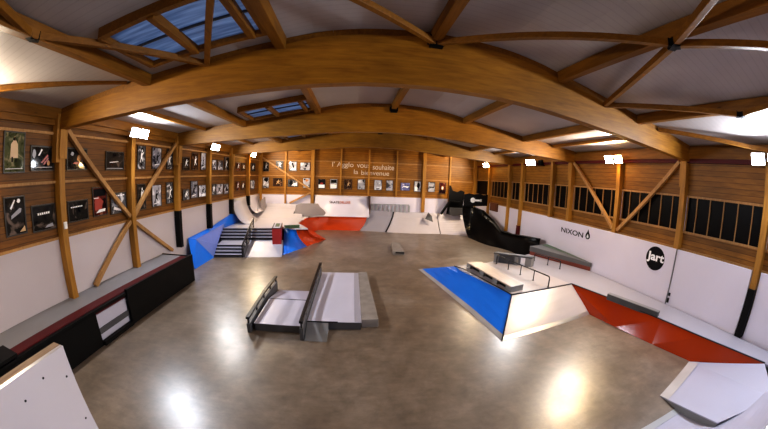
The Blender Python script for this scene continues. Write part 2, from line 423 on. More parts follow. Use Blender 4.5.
# ------------------------------------------------------------------ posts
LN = ['first', 'second', 'third', 'fourth', 'fifth', 'sixth']
def left_post(k, y, z0, lab):
    t = T('wall_post', lab, 'post', (XL + .1, y, z0), 'posts along the left wall')
    obj('shaft', box(XL + .005, XL + .2, y - .075, y + .075, z0, 4.35), M['post'], t, .006)
    if k % 2 == 0: obj('arch_seat', join(box(XL + .005, XL + .19, y - .16, y - .075, 3.55, 4.5), box(XL + .2, XL + .24, y - .1, y + .1, 3.62, 4.2)), M['post'], t, .006)
    return t
for k in range(6):
    y = Y0 + k * S
    z0 = [.78, .78, .8, 1.04, 1.33, 1.5][k]
    t = left_post(k, y, z0, 'timber post on the left wall, %s from the viewer%s' % (LN[k], ', carrying an arch end' if k % 2 == 0 else ', with a floodlight at its top'))
    if k >= 2: obj('foot_guard', box(XL + .004, XL + .215, y - .085, y + .085, z0, 2.04), M['black'], t, .005, label='dark lower casing')
    if k == 0: obj('junction_box', box(XL + .2, XL + .24, y - .04, y + .04, 2.24, 2.38), M['plastic'], t, .005)
left_post(-1, Y0 - S, .78, 'timber post on the left wall beside the viewer')
RL = {-.45: 'timber post on the right wall beside the viewer', 1.93: 'timber post on the right wall nearest the viewer, its foot wrapped dark', 4.29: 'timber post at the right end of the nearest arch',
      6.67: 'timber post under the warm floodlight beside the black round logo', 9.1: 'timber post at the right end of the middle arch above the black lettering',
      10.3: 'timber post on the right wall just beyond the middle arch', 12.72: 'timber post on the right wall with a dark red foot guard', 13.97: 'timber post at the right end of the farthest arch',
      16.43: 'timber post glowing yellow beside the black key banner'}
for y, kind in RCOL:
    z0 = {1.93: .54, 10.3: 1.99, 12.72: .7, 13.97: .75, 16.43: 1.0, -.45: .54}.get(y, 1.99)
    t = T('wall_post', RL[y], 'post', (XR + .1, y, z0), 'posts along the right wall')
    xf = XR - .0
    if y == 1.93: xf = XR - .06
    obj('shaft', box(xf, XW - .005, y - .075, y + .075, z0, 4.28), M['post'], t, .006)
    if kind == 2: obj('arch_seat', box(xf - .03, xf, y - .1, y + .1, 3.55, 4.2), M['post'], t, .006)
    if y == 1.93: obj('foot_guard', box(xf - .02, XW - .1, y - .085, y + .085, .545, 1.62), M['black'], t, .006, label='dark wrap round the foot')
    if y == 12.72: obj('foot_guard', box(xf - .03, XW - .1, y - .09, y + .09, .78, 1.24), M['darkred'], t, .006, label='dark red foot guard')
for j in range(9):
    x = XL + 14.0 * j / 8
    big = j in (0, 2, 6, 8)
    wdt = .10 if big else .05
    if j == 0: x += .1
    t = T('wall_post', 'timber post on the end wall, %s' % ['in the left corner', 'second from the left corner', 'third from the left, beside the lettering', 'behind the first word of the lettering',
          'splitting the lettering in the middle', 'at the right end of the lettering', 'broad one two pictures from the right', 'last before the right corner', 'in the right corner'][j], 'post', (x, YE - .08, 1.2), 'posts along the end wall')
    z0 = 1.43 if j < 2 else (.95 if j == 2 else 2.02 if j < 6 else 1.1)
    obj('shaft', box(x - wdt, x + wdt, YE - (.2 if big else .09), YE - .002, z0, min(zbot(x) + .5, 4.9)), M['post'] if not big or j != 2 else M['post'], t, .006)

# wall braces
def brace(p, q, lab, group, up):
    o = obj('wall_brace', beam(p, q, .1, .11, up), M['brace'], None, .006); tag(o, lab, 'wall brace', group)
xb = XL + .1
y1 = Y0 + S; y2 = Y0 + 2 * S
brace((xb, Y0 + .14, 4.25), (xb, y1 - .09, 2.18), 'diagonal timber brace dropping from the first left post to the second', 'left wall braces', (1, 0, 0))
brace((xb, y2 - .14, 4.25), (xb, y1 + .1, 2.18), 'diagonal timber brace rising from the second left post to the third', 'left wall braces', (1, 0, 0))
brace((xb, y1 - .09, 2.05), (xb, Y0 + .72, .80), 'lower diagonal brace on the white boards, leaning toward the first left post', 'left wall braces', (1, 0, 0))
brace((xb, y1 + .1, 2.0), (xb, y2 - .5, .80), 'lower diagonal brace on the white boards, running down toward the third left post', 'left wall braces', (1, 0, 0))
xb = XR + .08
brace((xb, 4.29 + .16, 4.2), (xb, 6.67 - .1, 2.08), 'diagonal timber brace across the windows right of the black round logo', 'right wall braces', (1, 0, 0))
brace((xb, 9.1 - .14, 4.2), (xb, 6.67 + .1, 2.1), 'diagonal timber brace across the windows above the black lettering', 'right wall braces', (1, 0, 0))
brace((-6.0 + .05, YE - .12, 4.35), (-2.6, YE - .12, 2.28), 'long diagonal timber brace across the pictures on the end wall', 'end wall braces', (0, 1, 0))
brace((-2.62, YE - .12, 2.18), (-4.05, YE - .12, 1.47), 'short lower brace on the white boards of the end wall', 'end wall braces', (0, 1, 0))

# ------------------------------------------------------------------ floodlights
COOL, WARM, NEUT = (.84, .90, 1.0), (1.0, .66, .25), (1.0, .93, .84)
def lens_mat(c, s):
    m = mat('lamp glass', (1, 1, 1), .3, emit=c, es=s); return m
def floodlight(x, y, z, side, cols, pw, lab, grp):
    t = T('floodlight', lab, 'lamp', (x, y, z - .2), grp)
    s = side  # +1: on the left wall facing +x
    obj('bracket', join(box(min(x, x - s * .16), max(x, x - s * .16), y - .03, y + .03, z - .02, z + .02), box(x - .02, x + .02, y - .3, y + .3, z - .025, z + .01)), M['lamphouse'], t)
    for i, (dy, c) in enumerate(zip((-.2, .2), cols)):
        yc = y + dy; tilt = math.radians(19)
        f = Vector((s * cos(tilt), 0, -sin(tilt))); u = Vector((s * sin(tilt), 0, cos(tilt))); r = Vector((0, 1, 0)); c0 = Vector((x + s * .06, yc, z))
        def q(a, b, d): return tuple(c0 + r * a + u * b + f * d)
        h = obj('lamp_head', hexa([q(-.08, -.06, -.02), q(.08, -.06, -.02), q(.08, .06, -.02), q(-.08, .06, -.02)], [q(-.17, -.13, .09), q(.17, -.13, .09), q(.17, .13, .09), q(-.17, .13, .09)]), M['lamphouse'], t)
        obj('lens', hexa([q(-.15, -.115, .092), q(.15, -.115, .092), q(.15, .115, .092), q(-.15, .115, .092)], [q(-.15, -.115, .10), q(.15, -.115, .10), q(.15, .115, .10), q(-.15, .115, .10)]), lens_mat(c, 60), h)
        L = bpy.data.lights.new('flood lamp', 'AREA'); L.shape = 'RECTANGLE'; L.size = .28; L.size_y = .21; L.energy = pw[i]; L.color = c
        lo = bpy.data.objects.new('flood_lamp_light', L); COL.objects.link(lo)
        lo.location = c0 + f * .115
        lo.rotation_euler = f.to_track_quat('-Z', 'Y').to_euler()
        P = bpy.data.lights.new('flood spill', 'POINT'); P.energy = pw[i] * .018; P.color = c; P.shadow_soft_size = .08
        po = bpy.data.objects.new('flood_spill_light', P); COL.objects.link(po); po.location = c0 + f * .16 + Vector((0, 0, .06))
        if c is WARM:
            P = bpy.data.lights.new('flood spill', 'POINT'); P.energy = pw[i] * .05; P.color = (1, .55, .12); P.shadow_soft_size = .05
            po = bpy.data.objects.new('flood_spill_light', P); COL.objects.link(po); po.location = (x + s * .10, y, z - .3)
PW = 98
gl, gr = 'floodlights on the left wall', 'floodlights on the right wall'
for k, cols, pw, nm in ((-1, ((1.0, .86, .66), (1.0, .86, .66)), (PW * .55, PW * .55), 'added out of view beside the viewer for fill'), (1, (COOL, COOL), (PW, PW), 'nearest in view, with the brightest white glare'), (3, (NEUT, COOL), (PW, PW), 'second in view, before the third arch end'), (5, (WARM, NEUT), (PW * 1.2, PW * 1.2), 'farthest, small and warm by the corner')):  # the first is an extra fill lamp outside the view
    floodlight(XL + .26, Y0 + k * S, 4.36, 1, cols, pw, 'twin floodlight on the left wall, ' + nm, gl)
for y, cols, pw, nm in ((-.45, (COOL, COOL), (PW, PW), 'added out of view beside the viewer for fill'), (1.93, (COOL, COOL), (PW, PW), 'at the frame edge near the dark wrapped post'), (6.67, (WARM, COOL), (PW * 1.9, PW * 1.3), 'large one with a yellow and a white lamp'),  # the first is added beyond the frame to fill the hall
                        (11.55, (NEUT, COOL), (PW, PW), 'white one between two posts past the middle arch'), (16.3, (WARM, NEUT), (PW * 1.2, PW * 1.2), 'farthest, above the black key banner')):
    floodlight(XR - .12, y, 4.27, -1, cols, pw, 'twin floodlight on the right wall, ' + nm, gr)
o = obj('loudspeaker', join(box(XR - .06, XR + .14, 11.0, 11.24, 4.12, 4.36), disc((XR - .07, 11.12, 4.24), .08, (0, -1, 0), (0, 0, 1), 20, .02)), M['black'], None, .01)
tag(o, 'small black speaker beside the white floodlight past the middle arch', 'speaker')

# ------------------------------------------------------------------ framed pictures
def m_print(i, a, b, c, sc):
    m = mat('photo print %d' % i, a, .05, spec=.25); t = NT(m)
    v = t.coords((1, 1, 1)); mp = v
    n1 = t.noise(v, sc, 3, .5, 1.2)
    col = t.ramp(n1, [(.36, a), (.47, b), (.56, b), (.66, c)])
    t.base(col); return m
PR = [m_print(0, (.006, .006, .008), (.02, .018, .016), (.16, .12, .10), 3.1), m_print(1, (.01, .008, .008), (.05, .025, .015), (.28, .15, .08), 3.6),
      m_print(2, (.02, .02, .03), (.22, .22, .26), (.7, .7, .74), 3.3), m_print(3, (.06, .06, .07), (.42, .42, .47), (.85, .85, .88), 2.7),
      m_print(4, (.01, .01, .012), (.10, .10, .11), (.6, .6, .62), 4.2), m_print(5, (.03, .035, .012), (.09, .10, .05), (.25, .22, .13), 5.0),
      m_print(6, (.012, .006, .008), (.10, .02, .015), (.30, .12, .07), 3.4), m_print(7, (.03, .03, .10), (.16, .16, .34), (.6, .6, .75), 3.7)]
PAL = {'w': M['paper'], 'k': M['ink'], 'r': mat('red print', (.35, .03, .02), .3), 't': mat('tan print', (.55, .36, .18), .3), 'g': mat('grey print', (.32, .32, .36), .3), 'b': mat('blue print', (.10, .12, .30), .3), 'o': mat('amber print', (.5, .2, .04), .3)}
def picture(side, l, r, b, tp, style, label, group, art=()):
    """side L: l,r are y on the left wall; E: x on the end wall"""
    d = .035
    if side == 'L':
        def P(u, v, k): return (XL + k, l + (r - l) * u, b + (tp - b) * v)
    else:
        def P(u, v, k): return (l + (r - l) * u, YE - k, b + (tp - b) * v)
    wd, ht = r - l, tp - b; fu, fv = .022 / wd, .022 / ht
    t = T('framed_picture', label, 'picture', P(.5, 0, 0), group)
    def slab(u0, u1, v0, v1, k0, k1): return hexa([P(u0, v0, k0), P(u1, v0, k0), P(u1, v1, k0), P(u0, v1, k0)], [P(u0, v0, k1), P(u1, v0, k1), P(u1, v1, k1), P(u0, v1, k1)])
    obj('frame', join(slab(0, fu, 0, 1, .004, d), slab(1 - fu, 1, 0, 1, .004, d), slab(fu, 1 - fu, 0, fv, .004, d), slab(fu, 1 - fu, 1 - fv, 1, .004, d)), M['frame'], t)
    V, F = slab(fu, 1 - fu, fv, 1 - fv, .004, .022); ms = [PR[style]]; mi = [0] * len(F); keys = []
    for code, pts in art:
        if code not in keys: keys.append(code)
        n0 = len(V); kk = .0235 + .0004 * (len(V) % 7)
        V = V + [P(fu + (1 - 2 * fu) * u, fv + (1 - 2 * fv) * v, kk) for u, v in pts]; F = F + [tuple(range(n0, n0 + len(pts)))]; mi.append(1 + keys.index(code))
    o = obj('photo_print', (V, F), ms + [PAL[k] for k in keys], t)
    return t, mi, o
def pic(side, rect, style, label, group, art=()):
    t, mi, o = picture(side, *rect, style, label, group, art)
    for p, i in zip(o.data.polygons, mi): p.material_index = i
def rc(u0, v0, u1, v1): return [(u0, v0), (u1, v0), (u1, v1), (u0, v1)]
def blob(u, v, a, b, n=9, rot=0): return [(u + a * cos(2 * pi * k / n + rot) * (1 + .2 * sin(3 * k)), v + b * sin(2 * pi * k / n + rot)) for k in range(n)]
def skater(c='w', dx=0, dy=0, s=1.0):
    q = lambda pts: [(.5 + dx + (u - .5) * s, .5 + dy + (v - .5) * s) for u, v in pts]
    return [(c, q([(.40, .40), (.58, .38), (.66, .62), (.52, .72), (.42, .60)])), (c, q(blob(.60, .78, .07, .07))), (c, q([(.42, .42), (.30, .22), (.36, .20), (.50, .40)])),
            (c, q([(.56, .40), (.70, .24), (.75, .27), (.62, .46)])), (c, q([(.60, .64), (.85, .74), (.84, .68), (.64, .56)])), ('k' if c != 'k' else 'w', q([(.22, .16), (.82, .22), (.82, .18), (.22, .12)]))]
def title(v=.7, n=6, c='w', u0=.25, u1=.75, h=.05):
    return [(c, rc(u0 + (u1 - u0) * i / n, v + .02 * i / n, u0 + (u1 - u0) * (i + .72) / n, v + h + .02 * i / n)) for i in range(n)]
GU, GL_ = 'framed photos in the upper row of the left wall', 'framed photos in the lower row of the left wall'
up_art = {0: (5, [('t', [(.3, .35), (.7, .35), (.68, .7), (.58, .8), (.5, .92), (.42, .78), (.32, .7)]), ('k', blob(.5, .84, .08, .05)), ('k', rc(.36, .25, .44, .38)), ('k', rc(.56, .25, .64, .38)), ('w', rc(.05, .07, .95, .085))]),
          1: (0, [('w', [(.3, .62), (.36, .62), (.5, .88), (.44, .92)]), ('r', [(.42, .32), (.5, .3), (.78, .62), (.72, .68)]), ('r', [(.52, .24), (.58, .22), (.8, .5), (.76, .55)]), ('g', blob(.12, .7, .08, .2)), ('o', blob(.78, .3, .07, .12)), ('w', rc(.04, .1, .96, .12))]),
          2: (0, [('o', blob(.62, .55, .12, .18)), ('t', blob(.62, .6, .06, .09)), ('g', blob(.25, .75, .08, .1)), ('r', blob(.5, .3, .2, .06))]),
          3: (0, [('w', [(.2, .38), (.7, .44), (.7, .47), (.2, .42)]), ('g', rc(.03, .03, .97, .07))])}
lo_art = {0: (0, [('g', [(.28, .42), (.8, .58), (.85, .68), (.75, .7), (.3, .52)]), ('w', [(.25, .72), (.5, .95), (.54, .92), (.32, .68)]), ('w', blob(.72, .9, .09, .06)), ('t', [(.65, .04), (.97, .04), (.95, .2)])]),
          1: (0, title(.62, 6, 'w', .22, .78, .09) + [('g', [(.5, .06), (.9, .08), (.85, .22), (.6, .16)])]), 2: (0, title(.68, 7, 'w', .12, .75, .06)),
          3: (6, [('r', [(.1, .2), (.6, .2), (.75, .5), (.4, .7), (.12, .6)]), ('w', [(.15, .08), (.85, .12), (.9, .22), (.4, .2)]), ('w', rc(.05, .62, .4, .65)), ('k', rc(.05, .7, .95, .97))]),
          4: (4, [('w', [(.15, .2), (.6, .08), (.95, .15), (.9, .22), (.55, .2), (.2, .35)]), ('g', [(.1, .45), (.4, .3), (.45, .36), (.14, .55)])] + title(.85, 4, 'w', .3, .95, .06))}
L1 = [(2.92, 3.41, 3.38, 4.1), (3.55, 4.15, 3.4, 3.87), (4.5, 5.12, 3.4, 3.87), (5.75, 6.45, 3.39, 3.85), (7.02, 7.40, 3.4, 4.07), (7.71, 8.21, 3.41, 4.07), (8.52, 8.88, 3.41, 4.07), (9.52, 10.01, 3.4, 3.86), (10.17, 10.64, 3.41, 4.06), (10.88, 11.3, 3.41, 4.1),
      (11.88, 12.33, 3.42, 3.86), (12.43, 13.02, 3.42, 3.87), (13.15, 13.68, 3.42, 4.05), (14.63, 15.2, 3.41, 3.84), (15.42, 15.95, 3.42, 3.85), (16.9, 17.7, 3.43, 3.91)]
L2 = [(2.9, 3.39, 2.30, 2.98), (3.53, 4.15, 2.27, 2.77), (4.5, 5.12, 2.31, 2.76), (5.28, 5.78, 2.33, 3.0), (5.9, 6.53, 2.3, 2.83), (7.02, 7.40, 2.28, 3.0), (7.71, 8.21, 2.29, 2.95), (8.49, 8.9, 2.31, 3.0), (9.52, 10.0, 2.33, 2.72), (10.09, 10.63, 2.36, 3.0),
      (10.71, 11.33, 2.35, 2.83), (11.88, 12.24, 2.35, 2.83), (12.29, 13.04, 2.34, 2.82), (13.15, 13.68, 2.32, 2.8), (14.63, 15.15, 2.4, 2.88), (15.34, 16.0, 2.39, 2.88), (16.86, 17.58, 2.36, 2.9)]
UPN = ['tall camouflage photo of a pale figure, upper row at the left frame edge', 'wide dark photo with red slashes, upper row before the first post', 'wide dark photo with an amber spot, upper row just past the first post', 'squarish near black photo with one white streak, upper row beside the brace',
       'tall greenish photo half behind the second post, upper row', 'tall grey blue photo right of the second post, upper row', 'tall dark photo behind the rising brace, upper row', 'wide dark photo just past the third post, upper row',
       'tall brown toned photo, second past the third post, upper row', 'tall bright white photo, third past the third post, upper row', 'grey photo beside the fourth post, upper row', 'white skater photo, second past the fourth post, upper row',
       'dark tall photo, third past the fourth post, upper row', 'reddish photo past the fifth post, upper row', 'amber lit photo left of the sixth post, upper row', 'dark photo past the sixth post, upper row by the corner']
LON = ['tall black photo of a grey skate shoe, lower row at the left frame edge', 'wide black photo with a slanted white caption, lower row before the first post', 'wide black photo with a small white caption, lower row past the first post', 'tall red and white photo, lower row beside the brace',
       'dark photo with white curves behind the falling brace, lower row', 'tall dark photo at the second post, lower row', 'tall pale skate photo right of the second post, lower row', 'tall black and white skater photo before the third post, lower row', 'small dark and white photo past the third post, lower row',
       'tall skater photo, second past the third post, lower row', 'squarish skater photo, third past the third post, lower row', 'narrow black and white photo by the fourth post, lower row', 'pale skater photo, second past the fourth post, lower row', 'grey skater photo, third past the fourth post, lower row',
       'reddish brown photo past the fifth post, lower row', 'brown photo left of the sixth post, lower row', 'grey photo past the sixth post, lower row by the corner']
USTY = [5, 0, 0, 0, 4, 2, 4, 0, 1, 3, 2, 3, 0, 6, 1, 0]
LSTY = [0, 0, 0, 6, 4, 0, 3, 4, 4, 2, 3, 4, 3, 2, 6, 1, 2]
for i, r in enumerate(L1):
    st, art = up_art.get(i, (USTY[i], skater('w' if USTY[i] in (0, 1, 6, 4) else 'k', .06 * ((i * 7) % 3 - 1), .05 * ((i * 5) % 3 - 1), .9)))
    pic('L', r, st, UPN[i], GU, art)
for i, r in enumerate(L2):
    st, art = lo_art.get(i, (LSTY[i], skater('w' if LSTY[i] in (0, 1, 6, 4) else 'k', .06 * ((i * 5) % 3 - 1), .05 * ((i * 7) % 3 - 1), .95)))
    pic('L', r, st, LON[i], GL_, art)
E1 = [(-5.86, -5.46, 3.43, 4.05), (-5.0, -4.53, 3.57, 4.1), (-4.15, -3.64, 3.46, 4.07), (-3.43, -2.8, 3.53, 4.02)]
E2 = [(-5.86, -5.44, 2.37, 3.07), (-5.17, -4.55, 2.5, 3.02), (-4.2, -3.54, 2.48, 2.95), (-3.23, -2.77, 2.42, 3.05), (-2.26, -1.81, 2.4, 3.0), (-1.52, -1.05, 2.4, 3.03), (-.62, -.14, 2.4, 3.04), (.21, .68, 2.41, 3.05), (1.24, 1.74, 2.4, 3.05), (2.0, 2.44, 2.39, 3.05),
      (2.91, 3.53, 2.43, 2.94), (3.79, 4.24, 2.39, 3.06), (4.71, 5.17, 2.41, 3.05), (5.46, 5.9, 2.34, 3.05)]
E1N = ['dark tall photo, leftmost of the upper four on the end wall', 'skewed looking black and white photo, second of the upper four on the end wall', 'tall grey and white photo, third of the upper four on the end wall', 'wide pale grey photo, rightmost of the upper four on the end wall']
E2N = ['tall white photo in the end wall lower row, by the left corner', 'wide brown photo, second in the end wall lower row', 'wide black and white photo below the brace, third in the end wall lower row', 'bright yellowish white photo at the brace foot, end wall lower row', 'half dark half white photo just right of the broad dark post, end wall',
       'dark topped white photo below the start of the lettering', 'dark brown framed photo below the lettering', 'white photo with a grey band, left of the middle end wall post', 'white photo right of the middle end wall post', 'white photo below the last lettering word',
       'wide blue violet photo on the end wall', 'tall black and white photo left of the broad right post', 'white photo with a dark waist right of the broad right post', 'dark brown photo with a pale emblem, rightmost on the end wall']
for i, r in enumerate(E1):
    pic('E', r, [0, 4, 3, 3][i], E1N[i], 'upper photos on the end wall', [skater('g'), skater('w', 0, 0, 1.1), [('w', [(.1, .1), (.9, .1), (.9, .5), (.5, .4)]), ('k', [(.25, .9), (.5, .9), (.75, .3), (.6, .3)])], [('g', rc(.08, .3, .92, .6)), ('k', blob(.6, .55, .14, .16))]][i])
eart = [[('k', [(.1, .75), (.3, .95), (.9, .95), (.9, .7), (.6, .55)])], skater('t', 0, 0, .9), [('w', [(.35, .15), (.95, .1), (.95, .6), (.6, .5)]), ('k', blob(.3, .5, .2, .3))], [('o', [(.2, .95), (.5, .6), (.9, .85)]), ('k', rc(.08, .8, .35, .95))],
        [('w', rc(.03, .05, .97, .42)), ('r', blob(.5, .55, .25, .1)), ('k', rc(.05, .62, .6, .95))], [('w', rc(.03, .05, .97, .45)), ('k', rc(.1, .6, .95, .95)), ('g', [(.1, .5), (.9, .42), (.9, .52), (.1, .6)])], skater('t', 0, 0, .8),
        [('g', rc(.03, .38, .97, .52)), ('k', [(.6, .95), (.95, .95), (.95, .6)])], [('g', blob(.55, .5, .3, .1)), ('k', blob(.5, .12, .3, .05))], [('g', [(.2, .9), (.5, .6), (.7, .9)]), ('b', blob(.55, .3, .2, .06))],
        [('w', [(.1, .3), (.8, .35), (.95, .55), (.3, .6)]), ('b', blob(.4, .3, .25, .15))], [('k', blob(.65, .6, .25, .3)), ('w', rc(.05, .05, .5, .4))], [('k', [(.1, .45), (.9, .4), (.9, .52), (.1, .56)]), ('g', rc(.1, .7, .9, .9))], [('t', blob(.5, .5, .22, .2)), ('w', blob(.5, .5, .1, .1))]]
for i, r in enumerate(E2):
    pic('E', r, [3, 1, 4, 3, 0, 3, 1, 3, 3, 3, 7, 3, 3, 6][i], E2N[i], 'lower photos on the end wall', eart[i])

# ------------------------------------------------------------------ lettering on the walls
R_, U_ = (1, 0, 0), (0, 0, 1)
yl = YE - .012
t = T('wall_lettering', "cream handwritten style welcome lettering high on the end wall", 'lettering', (.5, YE, 3.3))
for wd, x, z, wdt, hg in (("l' Agglo", -1.40, 3.70, 1.32, .40), ('vous', .13, 3.77, .82, .22), ('souhaite', 1.12, 3.69, 1.34, .32), ('la', -.04, 3.37, .26, .28), ('bienvenue', .42, 3.33, 1.74, .28)):
    obj('word', place_text(wd, (x, yl, z), R_, U_, wdt, hg), M['cream'], t)
RR = (0, -1, 0)
t = T('wall_lettering', 'black capital lettering with a drop shaped emblem on the right wall boards', 'lettering', (XR - .02, 8.6, 1.5))
xx = XR - .021
obj('word', place_text('NIXON', (xx, 9.33, 1.55), RR, U_, 1.28, .185, .004, .012), M['ink'], t)
dp = [(a * 1.25, b * 1.25) for a, b in [(0, .24), (.035, .16), (.085, .09), (.095, .03), (.06, -.025), (0, -.04), (-.06, -.025), (-.095, .03), (-.085, .09), (-.035, .16)]]
dc = Vector((xx, 7.81, 1.60))
def onr(pts, k): return [tuple(dc + Vector(RR) * a + Vector(U_) * b + Vector((-k, 0, 0))) for a, b in pts]
obj('drop_emblem', hexa(onr(dp, 0), onr(dp, .004)), M['ink'], t)
obj('drop_hole', hexa(onr([(a * .42, b * .42 + .015) for a, b in dp], .004), onr([(a * .42, b * .42 + .015) for a, b in dp], .006)), M['paper'], t)
t = T('wall_lettering', 'round black logo with white script on the right wall boards', 'logo', (XR - .02, 4.88, 1.28))
obj('disc', disc((xx, 4.88, 1.595), .325, RR, U_, 48, .005), M['ink'], t)
obj('word', place_text('Jart', (xx - .005, 5.17, 1.46), RR, U_, .60, .30, .004, .03), M['paper'], t)
yt = 18.40
t = T('wall_lettering', 'small dark and orange capital lettering on the curved white board', 'lettering', (-.85, yt, 1.55))
obj('dark_word', place_text('SKATE', (-1.50, yt, 1.52), R_, U_, .62, .15, .004, .01), M['brown'], t)
obj('orange_word', place_text('DELUXE', (-.86, yt, 1.52), R_, U_, .66, .15, .004, .01), M['orange_ink'], t)
o = obj('wooden_hatch', join(box(XR + .05, XR + .13, 15.2, 16.15, 1.6, 2.08), box(XR + .03, XR + .05, 15.35, 16.0, 1.7, 1.98)), M['hatchwood'], None, .01)
tag(o, 'small square brown wooden hatch on the right wall beside the black banner', 'hatch')

# ================================================================== SKATE OBSTACLES
# --- bench platform along the left wall
t = T('side_platform', 'long grey topped platform with a dark red edge along the left wall', 'platform', (-5.5, 4, 0))
obj('deck_top', box(XL, -5.36, YN, 8.1, .70, .78), M['ledge_grey'], t, .004)
obj('edge_strip', box(-5.36, -5.08, YN, 8.1, .62, .778), M['darkred'], t, .006)
obj('end_block', box(-5.5, -5.0, YN + .05, 2.05, .78, .83), M['black'], t)
obj('top_lip', box(-5.08, -5.0, YN, 8.1, .69, .755), M['black'], t)
obj('black_panel', box(-5.06, -5.0, YN, 3.98, 0, .70), M['black'], t, label='black front panel, near one')
obj('black_panel', box(-5.03, -4.96, 5.0, 8.13, 0, .83), M['black'], t, label='black front panel, far one')
obj('recess_back', box(-5.12, -5.06, 3.98, 5.0, .0, .62), M['ply_pale'], t)
obj('recess_shelf', join(box(-5.06, -5.03, 3.98, 5.0, .22, .34)), M['darkgrey'], t)
obj('base_board', join(box(-5.03, -4.93, 3.98, 5.0, 0, .09)), M['black'], t)
obj('end_panel', box(XL, -4.98, 8.06, 8.12, 0, .80), M['black'], t)
# --- white side guard of the near platform
t = T('side_guard', 'white plywood guard panel with a raw edge at the lower left', 'panel', (-2.02, .4, 0))
obj('sheet', box(-2.02, -1.985, -1.2, 1.185, 0, 2.14), M['ply_white'], t)
obj('raw_edge', box(-2.10, -2.02, -1.2, 1.185, 0, 2.14), M['edgeply'], t, label='raw layered plywood edge')
for y, z in ((.93, 2.03), (1.12, 1.93), (.73, 1.98), (.75, 1.72), (1.12, 1.55), (.62, 1.80)):
    obj('screw', disc((-1.985, y, z), .009, (0, 1, 0), (0, 0, 1), 10, .003), M['steel'], t)
# --- quarter pipe at the near end, the viewer stands on its deck
t = T('quarter_pipe', 'wide white quarter pipe at the near end, only its right corner in view', 'ramp', (2.6, .8, 0))
rows = []
for i in range(17):
    y = 1.69 - 1.60 * i / 16; rows.append((y, 1.6 - sqrt(max(0, 1.6 ** 2 - (1.69 - y) ** 2))))
obj('curved_sheet', skirt(grid([[(x, y, z) for x in (-1.97, 2.5, 7.1)] for y, z in rows]), .03), M['corner'], t, smooth=False)
obj('deck', box(-1.97, XR - .06, YN + .03, .09, 1.5, 1.6), M['ply_grey'], t)
obj('coping', tube([(-1.97, .1, 1.6), (7.1, .1, 1.6)], .03), M['galv'], t)
obj('base_plate', skirt(grid([[(x, 1.72, .004) for x in (-1.97, 7.1)], [(x, 1.60, .012) for x in (-1.97, 7.1)]]), .004), M['galv'], t)
# --- corner bank in the right foreground
t = T('corner_bank', 'white slanted bank in the lower right corner with a dark open side', 'ramp', (6, 1.5, 0))
A, B, C, D, D2 = (6.70, 2.50, .003), (4.99, 2.12, .003), (4.9, .9, .28), (7.14, .95, .545), (6.2, .42, .47)
obj('sheet', skirt(([A, B, C, D2, D], [(0, 1, 2), (0, 2, 3), (0, 3, 4)]), .02), M['corner'], t)
obj('side', hexa([(4.99, 2.10, .0), (4.9, .9, 0), (4.95, .9, 0), (5.04, 2.1, 0)], [(4.99, 2.10, .002), (4.9, .9, .262), (4.95, .9, .262), (5.04, 2.1, .002)]), M['greymetal'], t)
obj('base_plate', ([A, B, lerp(B, C, .16), lerp(A, D, .14)], [(0, 1, 2, 3)]) and skirt(([(x, y, z + .005) for x, y, z in (A, B, lerp(B, C, .16), lerp(A, D, .14))], [(0, 1, 2, 3)]), .003), M['foot'], t, label='worn steel plate at the foot')

# --- funbox and deck on the right
ZD = .54
t = T('funbox', 'large raised funbox with blue, white and orange banks along the right wall', 'ramp', (5.2, 5, 0))
deck_poly = [(3.87, 6.09), (6.14, 6.44), (6.37, 5.56), (6.56, 4.7), (6.88, 2.52), (7.17, .95), (7.25, .5), (XR - .05, .5), (XR - .05, 10.3), (6.85, 9.9), (4.74, 8.98), (3.22, 8.6)]
obj('deck_top', prism(deck_poly, ZD - .05, ZD), M['ply_grey'], t)
obj('core', prism([(4.1, 6.5), (6.4, 6.8), (6.8, 4.8), (7.1, 2.4), (7.3, .6), (XR - .12, .6), (XR - .12, 10.0), (4.74, 8.7), (3.6, 8.3)], 0, ZD - .06), M['darkgrey'], t)
obj('top_sheet', prism([(3.90, 6.12), (6.10, 6.46), (5.75, 8.4), (4.74, 8.9), (3.27, 8.55)], ZD, ZD + .006), M['bank'], t)
bb = [(3.075, 4.9, .004), (2.93, 6.42, .004), (2.66, 8.2, .004), (2.36, 10.05, .004)]
bt = [(3.86, 6.08, ZD), (3.63, 7.2, ZD), (3.38, 8.3, ZD), (3.2, 8.62, ZD)]
fw = [lerp(a, b, .12) for a, b in zip(bb, bt)]
obj('steel_foot', skirt(ruled(bb, fw, 0, 1), .004), M['foot'], t, label='steel plate along the foot of the blue bank')
obj('blue_bank', skirt(ruled(fw, bt, 0, 4), .02), M['blue'], t, label='blue painted bank')
wb = [(3.09, 4.885, .004), (4.4, 5.13, .004), (6.14, 5.46, .004)]; wt = [(3.87, 6.08, ZD), (4.95, 6.25, ZD), (6.14, 6.43, ZD)]
wf_ = [lerp(a, b, .10) for a, b in zip(wb, wt)]
obj('white_bank', skirt(ruled(wf_, wt, 0, 4), .02), M['bank'], t, label='white bank facing the viewer')
obj('steel_foot', skirt(ruled(wb, wf_, 0, 1), .004), M['galv'], t, label='bright steel plate along the foot of the white bank')
ob = [(6.14, 5.46, .004), (6.28, 4.6, .004), (6.50, 3.5, .004), (6.735, 2.51, .004), (7.17, .96, ZD - .01)]; ot = [(6.14, 6.43, ZD), (6.47, 5.1, ZD), (6.72, 3.6, ZD), (6.88, 2.5, ZD), (7.17, .95, ZD)]
obj('orange_bank', skirt(ruled(ob, ot, 0, 1), .02), M['orange'], t, label='glossy orange bank')
